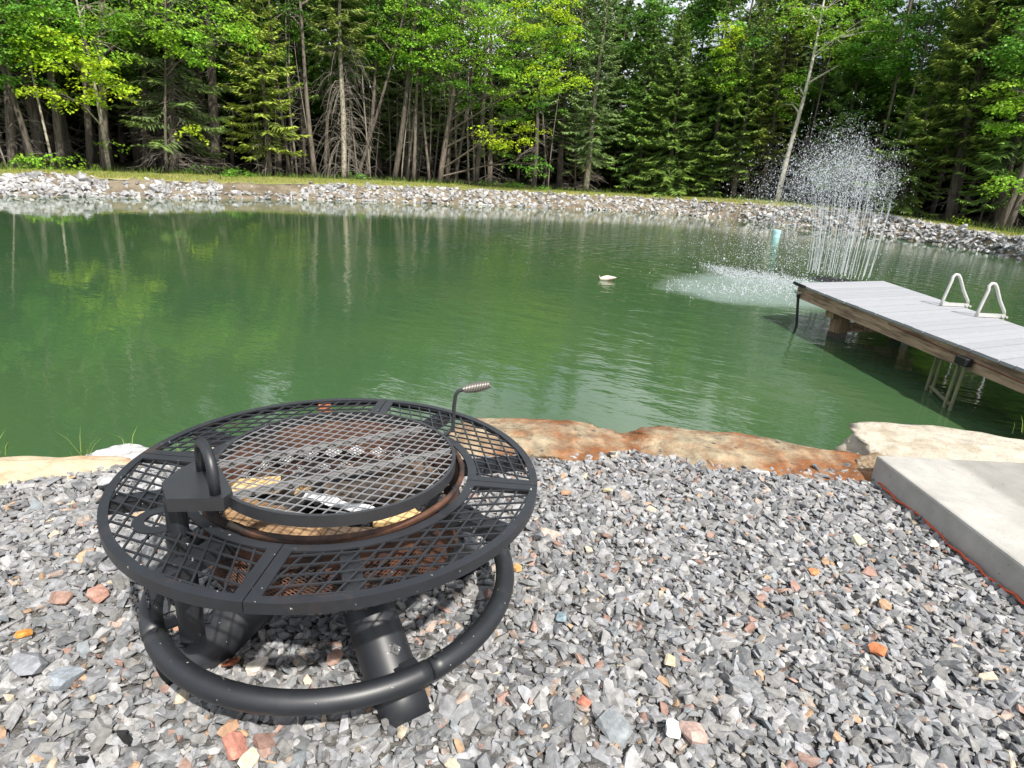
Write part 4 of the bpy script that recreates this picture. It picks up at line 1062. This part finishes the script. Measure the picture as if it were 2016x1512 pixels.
def leafy(px, py, px2, py2, dr, h, rad, clusters, label, seed, group=EDGE, trunkm="trunk", name="leafy_tree", cat="tree", dead=0, size=.118):
    b = spot(px, py, dr); rr_ = math.hypot(b[0], b[1]); p2 = at_r(px2, py2, rr_); ax_ = (p2 - b) / np.linalg.norm(p2 - b)
    t = thing(name, label, cat, b, group)
    r = np.random.default_rng(seed); tr, cr_ = MB(), MB(); zz = np.linspace(-.3, h, 12)
    crook = np.column_stack([.07 * np.sin(zz * .6 + seed), .05 * np.cos(zz * .8 + seed), 0 * zz])
    tr.tube(ax_ * zz[:, None] + crook, rad * np.clip(1 - zz / h * .85, .1, 1), 9)
    for k, (cx, cy, wpx, hpx, n, colr, ddr) in enumerate(clusters):
        c = at_r(cx, cy, rr_ + ddr) - b; pm = rr_ / 1180.0
        foot = ax_ * np.clip(c[2] - .5 * np.linalg.norm((c - ax_ * c[2])[:2]), .4, h * .96)
        mid = (foot + c) / 2 + [0, 0, .2]
        tr.tube([foot, mid, c], [rad * .32 + .01, rad * .2 + .008, .01], 5, caps=False)
        leaf_cluster(cr_, tr, c, (wpx * pm, max(.6, wpx * pm * .7), hpx * pm), n, size, colr, mid, seed * 50 + k)
    for _ in range(dead):
        z = r.uniform(.3, .75) * h; a = r.uniform(0, 6.28); L = r.uniform(.5, 1.6); q = ax_ * z
        tr.tube([q, q + [math.cos(a) * L * .5, math.sin(a) * L * .5, L * .2], q + [math.cos(a) * L, math.sin(a) * L, L * .25]], [.025, .015, .006], 4, caps=False)
    tr.build("trunk", M[trunkm], t, smooth=True)
    if cr_.n: cr_.build("crown", M["leaf"], t)
    return t
leafy(868, 362, 905, 60, .5, 13, .17, [(800, 70, 95, 50, 24, LIM, -.8), (830, 90, 60, 40, 14, LIM, -1.4), (930, 100, 80, 40, 16, LIM, -1.6), (720, 60, 50, 40, 10, GRN, .2), (1000, 100, 70, 35, 14, LIM, -2), (885, 20, 110, 45, 26, LIM, -1.2), (970, 45, 110, 45, 30, LIM, -1.8), (1065, 35, 75, 40, 22, YEL, -2.2), (850, 135, 85, 36, 20, GRN, -1), (1085, 150, 55, 26, 14, YEL, -2.5), (1010, 165, 80, 28, 18, LIM, -2), (1000, 262, 70, 24, 15, YEL, -2.2), (940, 190, 60, 25, 9, GRN, 0), (760, 25, 80, 45, 18, GRN, .3), (1050, 215, 60, 22, 7, GRN, 0), (1040, 320, 55, 22, 6, GRN, -.8), (1120, 75, 40, 30, 9, LIM, -1.5)], "big bright maple with tiers of lime green leaves at the centre", 61)
leafy(217, 335, 184, 170, .25, 9, .085, [(100, 80, 50, 22, 9, YEL, -1.5), (140, 118, 60, 16, 10, YEL, -1.8), (205, 165, 42, 14, 6, YEL, -1.8), (130, 188, 60, 9, 7, YEL, -1.5), (200, 80, 45, 50, 9, LIM, -.5), (180, 20, 60, 40, 10, GRN, 0), (225, 285, 14, 6, 1, LIM, 0)], "slim pale-barked maple with vivid yellow-green leaves at the left", 62, trunkm="ptrunk")
leafy(68, 333, 0, 120, .8, 11, .11, [(20, 40, 60, 55, 20, GRN, -.6), (60, 20, 60, 40, 16, GRN, -.8), (20, 120, 50, 40, 12, GRN, -.5), (90, 50, 40, 30, 8, LIM, -1)], "grey maple leaning left at the picture's left edge", 63)
leafy(102, 335, 60, 120, .2, 8, .05, [(50, 45, 40, 35, 7, LIM, -.4), (70, 90, 35, 20, 4, LIM, -.4)], "thin bare pale sapling leaning left beside the grey maple", 64, trunkm="ptrunk", dead=6)
leafy(206, 333, 203, 100, 1.8, 13, .2, [(260, 20, 70, 45, 9, GRN, 0), (290, 70, 50, 35, 6, DKG, -.5), (200, 0, 80, 40, 10, DKG, 0)], "thick dark trunk right behind the slim yellow-leaved maple", 65)
leafy(330, 337, 325, 60, -.1, 11, .06, [(310, 25, 60, 35, 12, LIM, -.6), (350, 70, 48, 25, 9, LIM, -.8), (420, 25, 60, 32, 11, LIM, -.8), (380, 115, 34, 18, 5, LIM, -.9), (480, 70, 40, 18, 5, LIM, -.8), (370, 260, 18, 14, 2, YEL, -.3)], "thin maple whose light leaves hang in front of the big spruce", 66, dead=5)
leafy(1532, 397, 1618, 30, .15, 12.5, .15, [(1580, 30, 60, 40, 12, LIM, 0), (1640, 15, 60, 40, 13, LIM, -.3), (1690, 60, 70, 45, 18, LIM, -.5), (1735, 95, 50, 34, 11, GRN, -.5), (1640, 95, 40, 25, 5, LIM, -.3), (1565, 175, 34, 36, 9, LIM, .4), (1545, 205, 30, 22, 5, LIM, .3)], "leaning pale aspen trunk rising behind the fountain spray", 67, trunkm="aspen", dead=7, size=.11)
leafy(1700, 412, 1790, 50, 1.2, 12.5, .085, [(1800, 80, 45, 55, 15, GRN, -.4), (1840, 50, 50, 40, 13, GRN, -.4), (1770, 30, 50, 40, 12, GRN, -.3), (1850, 110, 28, 30, 6, GRN, -.4)], "slender tree leaning right between aspen and the tallest fir", 68, size=.12)
leafy(1440, 393, 1450, 100, .9, 9, .05, [(1432, 70, 22, 42, 9, YEL, -.8), (1415, 135, 34, 34, 9, LIM, -.8), (1452, 165, 22, 28, 5, LIM, -.8), (1440, 40, 26, 26, 4, LIM, -.6)], "slim tree with pale lime leaves hanging before the dark firs", 69)
leafy(1965, 456, 2016, 320, .6, 11, .13, [(1990, 175, 40, 26, 10, LIM, -.8), (2005, 225, 42, 28, 10, LIM, -.8), (1998, 362, 36, 10, 5, LIM, -1), (1990, 60, 40, 50, 12, GRN, -.2), (2040, 90, 40, 50, 8, GRN, 0)], "leaning tree with light green leaves at the right edge", 70)
trunks = [(568, 350, 556, 240, .6, .09, "thin bare trunk left of the twin dead stems"), (620, 351, 604, 170, .7, .13, "bare grey trunk left of the pale dead spruce"), (642, 352, 648, 200, 1.5, .10, "dark bare trunk close behind the pale dead spruce"),
          (706, 354, 748, 200, 1.1, .10, "crooked trunk leaning right beside the pale dead spruce"), (722, 354, 733, 200, 1.6, .12, "straight shaded trunk behind the crooked one"), (775, 356, 803, 160, .5, .155, "stout tan trunk leaning right behind the centre path light"),
          (811, 358, 822, 180, .8, .11, "slim straight trunk right of the stout tan trunk"), (844, 361, 838, 260, .9, .085, "short-looking thin trunk left of the maple stem"), (879, 362, 894, 210, .9, .10, "slim trunk just right of the maple stem"),
          (898, 363, 912, 260, 1.2, .11, "shaded trunk second to the right of the maple stem"), (938, 365, 944, 280, 1.4, .17, "stout dark trunk below the low maple bough"), (120, 334, 108, 230, 1.3, .16, "dark trunk behind the leafy shrub at left"),
          (175, 335, 172, 250, 2.2, .15, "dark trunk in the gap left of the slim maple"), (1130, 377, 1135, 250, 1.0, .06, "very thin trunk just left of the pale spruce trunk"), (1463, 394, 1495, 260, 1.0, .08, "thin grey trunk right of the fir with bare lower trunk"),
          (1733, 419, 1770, 280, .6, .085, "thin pale trunk left of the leaning fir"), (1985, 458, 2016, 380, .3, .13, "grey trunk cut by the right edge"), (285, 337, 283, 230, 2.0, .14, "dark trunk left of the dead branch skirt"), (1560, 399, 1600, 250, 1.3, .07, "thin trunk just right of the leaning aspen")]
for k, (px, py, px2, py2, dr, rad, lab) in enumerate(trunks):
    r = np.random.default_rng(900 + k); b_ = spot(px, py, dr); cl = []
    dx = (px2 - px) / (py - py2)
    for _ in range(4):
        yy = r.uniform(-25 if 830 < px < 1000 else -110, 85); cl.append((px + dx * (py - yy) + r.normal(0, 40), yy, r.uniform(45, 75), r.uniform(28, 45), int(r.integers(4, 7)), GRN if r.random() < .25 else DKG, r.uniform(-.2, 1.2)))
    leafy(px, py, px2, py2, dr, 12.5, rad, cl, lab, 900 + k, dead=4)
# thin bare stems standing in the shade between the bigger trunks
stem_me = []
for k in range(5):
    r = np.random.default_rng(500 + k); tr, d = MB(), MB(); h = r.uniform(7, 10); zz = np.linspace(-.2, h, 10)
    tr.tube(np.column_stack([.10 * np.sin(zz * .5 + k), .08 * np.cos(zz * .6 + k), zz]), r.uniform(.035, .07) * np.clip(1 - zz / h * .8, .1, 1), 6)
    for _ in range(26):
        z = r.uniform(.4, h * .8); a = r.uniform(0, 6.28); L = r.uniform(.3, 1.1); dr_ = np.array([math.cos(a), math.sin(a), 0])
        d.tube([[0, 0, z], dr_ * L * .5 + [0, 0, z + r.normal(0, .1)], dr_ * L + [0, 0, z - .25 * L + r.normal(0, .15)]], [.010, .007, .003], 3, caps=False)
    stem_me.append((tr.mesh("trunk", M["stem"], True), d.mesh("dead_branches", M["dead"])))
r = np.random.default_rng(31)
for k in range(46):
    px = r.uniform(560, 960) if k < 24 else r.uniform(0, 1990); b = spot(px, 0, r.uniform(.9, 5.5)); tm, dm = stem_me[k % 5]
    t = thing("bare_stem", "thin bare stem standing in shade between the bigger trunks", "tree", b, "thin bare stems under the trees")
    t.rotation_euler = (r.normal(0, .05), r.normal(0, .06) + .04, r.uniform(0, 6.28)); t.scale = (r.uniform(.8, 1.2),) * 3
    link("trunk", tm, t); tag(link("dead_branches", dm, t), kind='stuff')
# shrubs and ferns on the lawn edge
for px, py, w, hh, n, c, lab in [(95, 318, 40, 20, 9, LIM, "leafy light green shrub at the left end of the lawn edge"), (718, 347, 14, 9, 3, GRN, "small green bush at the foot of the crooked trunk"), (985, 360, 42, 7, 6, GRN, "low green bough touching the grass below the maple"),
                            (1070, 370, 12, 5, 2, GRN, "tiny bright plant at the lawn edge right of the maple"), (1885, 436, 12, 10, 3, YEL, "yellow-green fern clump at the lawn edge near the right"), (1775, 423, 12, 6, 2, GRN, "small weed clump at the foot of the leaning fir"), (440, 335, 50, 9, 6, GRN, "low green undergrowth beside the dead branch skirt")]:
    leafy(px, station(px)[2], px, station(px)[2] - 60, .1, .8, .015, [(px, py, w, hh, n, c, 0)], lab, int(px), "shrubs along the lawn edge", name="shrub", cat="shrub", size=.11)

# deeper rows: shared meshes, each tree an object of its own
kinds = []
for k in range(4):
    tr, c, d = conifer_parts(15 + k, 2.8, [3.2, 1.4, 4.5, 2.4][k], 200 + k, tone=(.045, .068, .02), tipc=(.08, .10, .028), dead=1.4, dens=.8)
    kinds.append(("conifer_tree", tr.mesh("trunk", M["trunk"], True), c.mesh("crown", M["needle"]), d.mesh("dead_branches", M["dead"])))
for k in range(3):
    r = np.random.default_rng(240 + k); tr, c = MB(), MB(); h = 15.0; zz = np.linspace(-.3, h, 12)
    tr.tube(np.column_stack([.12 * np.sin(zz * .4 + k), .1 * np.cos(zz * .5), zz]), .15 * np.clip(1 - zz / h * .85, .1, 1), 8)
    for q in range(13):
        cz = r.uniform(4.2, 14.5); a = r.uniform(0, 6.28); rr_ = r.uniform(.4, 2.4); cc = np.array([math.cos(a) * rr_, math.sin(a) * rr_, cz])
        tr.tube([[0, 0, cz - .9], cc * [.5, .5, 1] - [0, 0, .3], cc], [.05, .03, .01], 4, caps=False)
        leaf_cluster(c, tr, cc, (1.5, 1.5, .8), 11, .19, DKG if q % 3 else GRN, None, 2000 + 40 * k + q, .6)
    kinds.append(("leafy_tree", tr.mesh("trunk", M["trunk"], True), c.mesh("crown", M["leaf"]), None))
r = np.random.default_rng(77)
for k in range(92):
    px = -330 + 2430 * ((k * .6180339) % 1); dr = 3.2 + 11 * ((k * .7548776) % 1)
    kd = kinds[int(r.integers(0, 4)) if r.random() < .55 else int(r.integers(4, 7))]
    b = spot(px, 0, dr); sc_ = r.uniform(.78, 1.08)
    if 880 < px < 1080 or 1190 < px < 1350: sc_ = min(sc_ * .90, .88)
    if 440 < px < 570: sc_ *= .85
    nm = "spruce or fir" if kd[0] == "conifer_tree" else "leafy tree"
    t = thing(kd[0], f"shaded {nm} standing deep inside the wood", "tree", b, f"shaded {nm}s deep in the wood")
    t.rotation_euler = (r.normal(0, .03), r.normal(0, .03), r.uniform(0, 6.28)); t.scale = (sc_,) * 3
    link("trunk", kd[1], t); link("crown", kd[2], t)
    if kd[3]: tag(link("dead_branches", kd[3], t), kind='stuff')
# the wood behind them, one mass of boughs, twigs and stems
mb = MB(); N = 80000
px = r.uniform(-420, 2160, N); dr = r.uniform(9, 26, N); LBx = interp3(LB, px); rad_ = np.hypot(LBx[:, 0], LBx[:, 1]); dv = LBx[:, :2] / rad_[:, None]
hmax = 12.5 + 2.4 * np.sin(px * .013) + 1.6 * np.sin(px * .031 + 1) + np.where(px < 620, 2.5, 0) - np.where((px > 870) & (px < 1080), 4.2, 0) - np.where((px > 1200) & (px < 1330), 1.0, 0) - np.where((px > 440) & (px < 570), 4.5, 0) - np.where((px > 1660) & (px < 1780), 3.0, 0)
z = LBx[:, 2] + hmax * r.random(N) ** 1.15 + np.clip(dr - 12, 0, 99) * .25
p = np.column_stack([LBx[:, :2] + dv * dr[:, None], z])
a = r.uniform(0, 6.28, N); d = norm(np.column_stack([np.cos(a), np.sin(a), r.normal(-.2, .35, N)])); w = norm(np.cross(d, np.column_stack([r.normal(0, .6, N), r.normal(0, .6, N), np.ones(N)])))
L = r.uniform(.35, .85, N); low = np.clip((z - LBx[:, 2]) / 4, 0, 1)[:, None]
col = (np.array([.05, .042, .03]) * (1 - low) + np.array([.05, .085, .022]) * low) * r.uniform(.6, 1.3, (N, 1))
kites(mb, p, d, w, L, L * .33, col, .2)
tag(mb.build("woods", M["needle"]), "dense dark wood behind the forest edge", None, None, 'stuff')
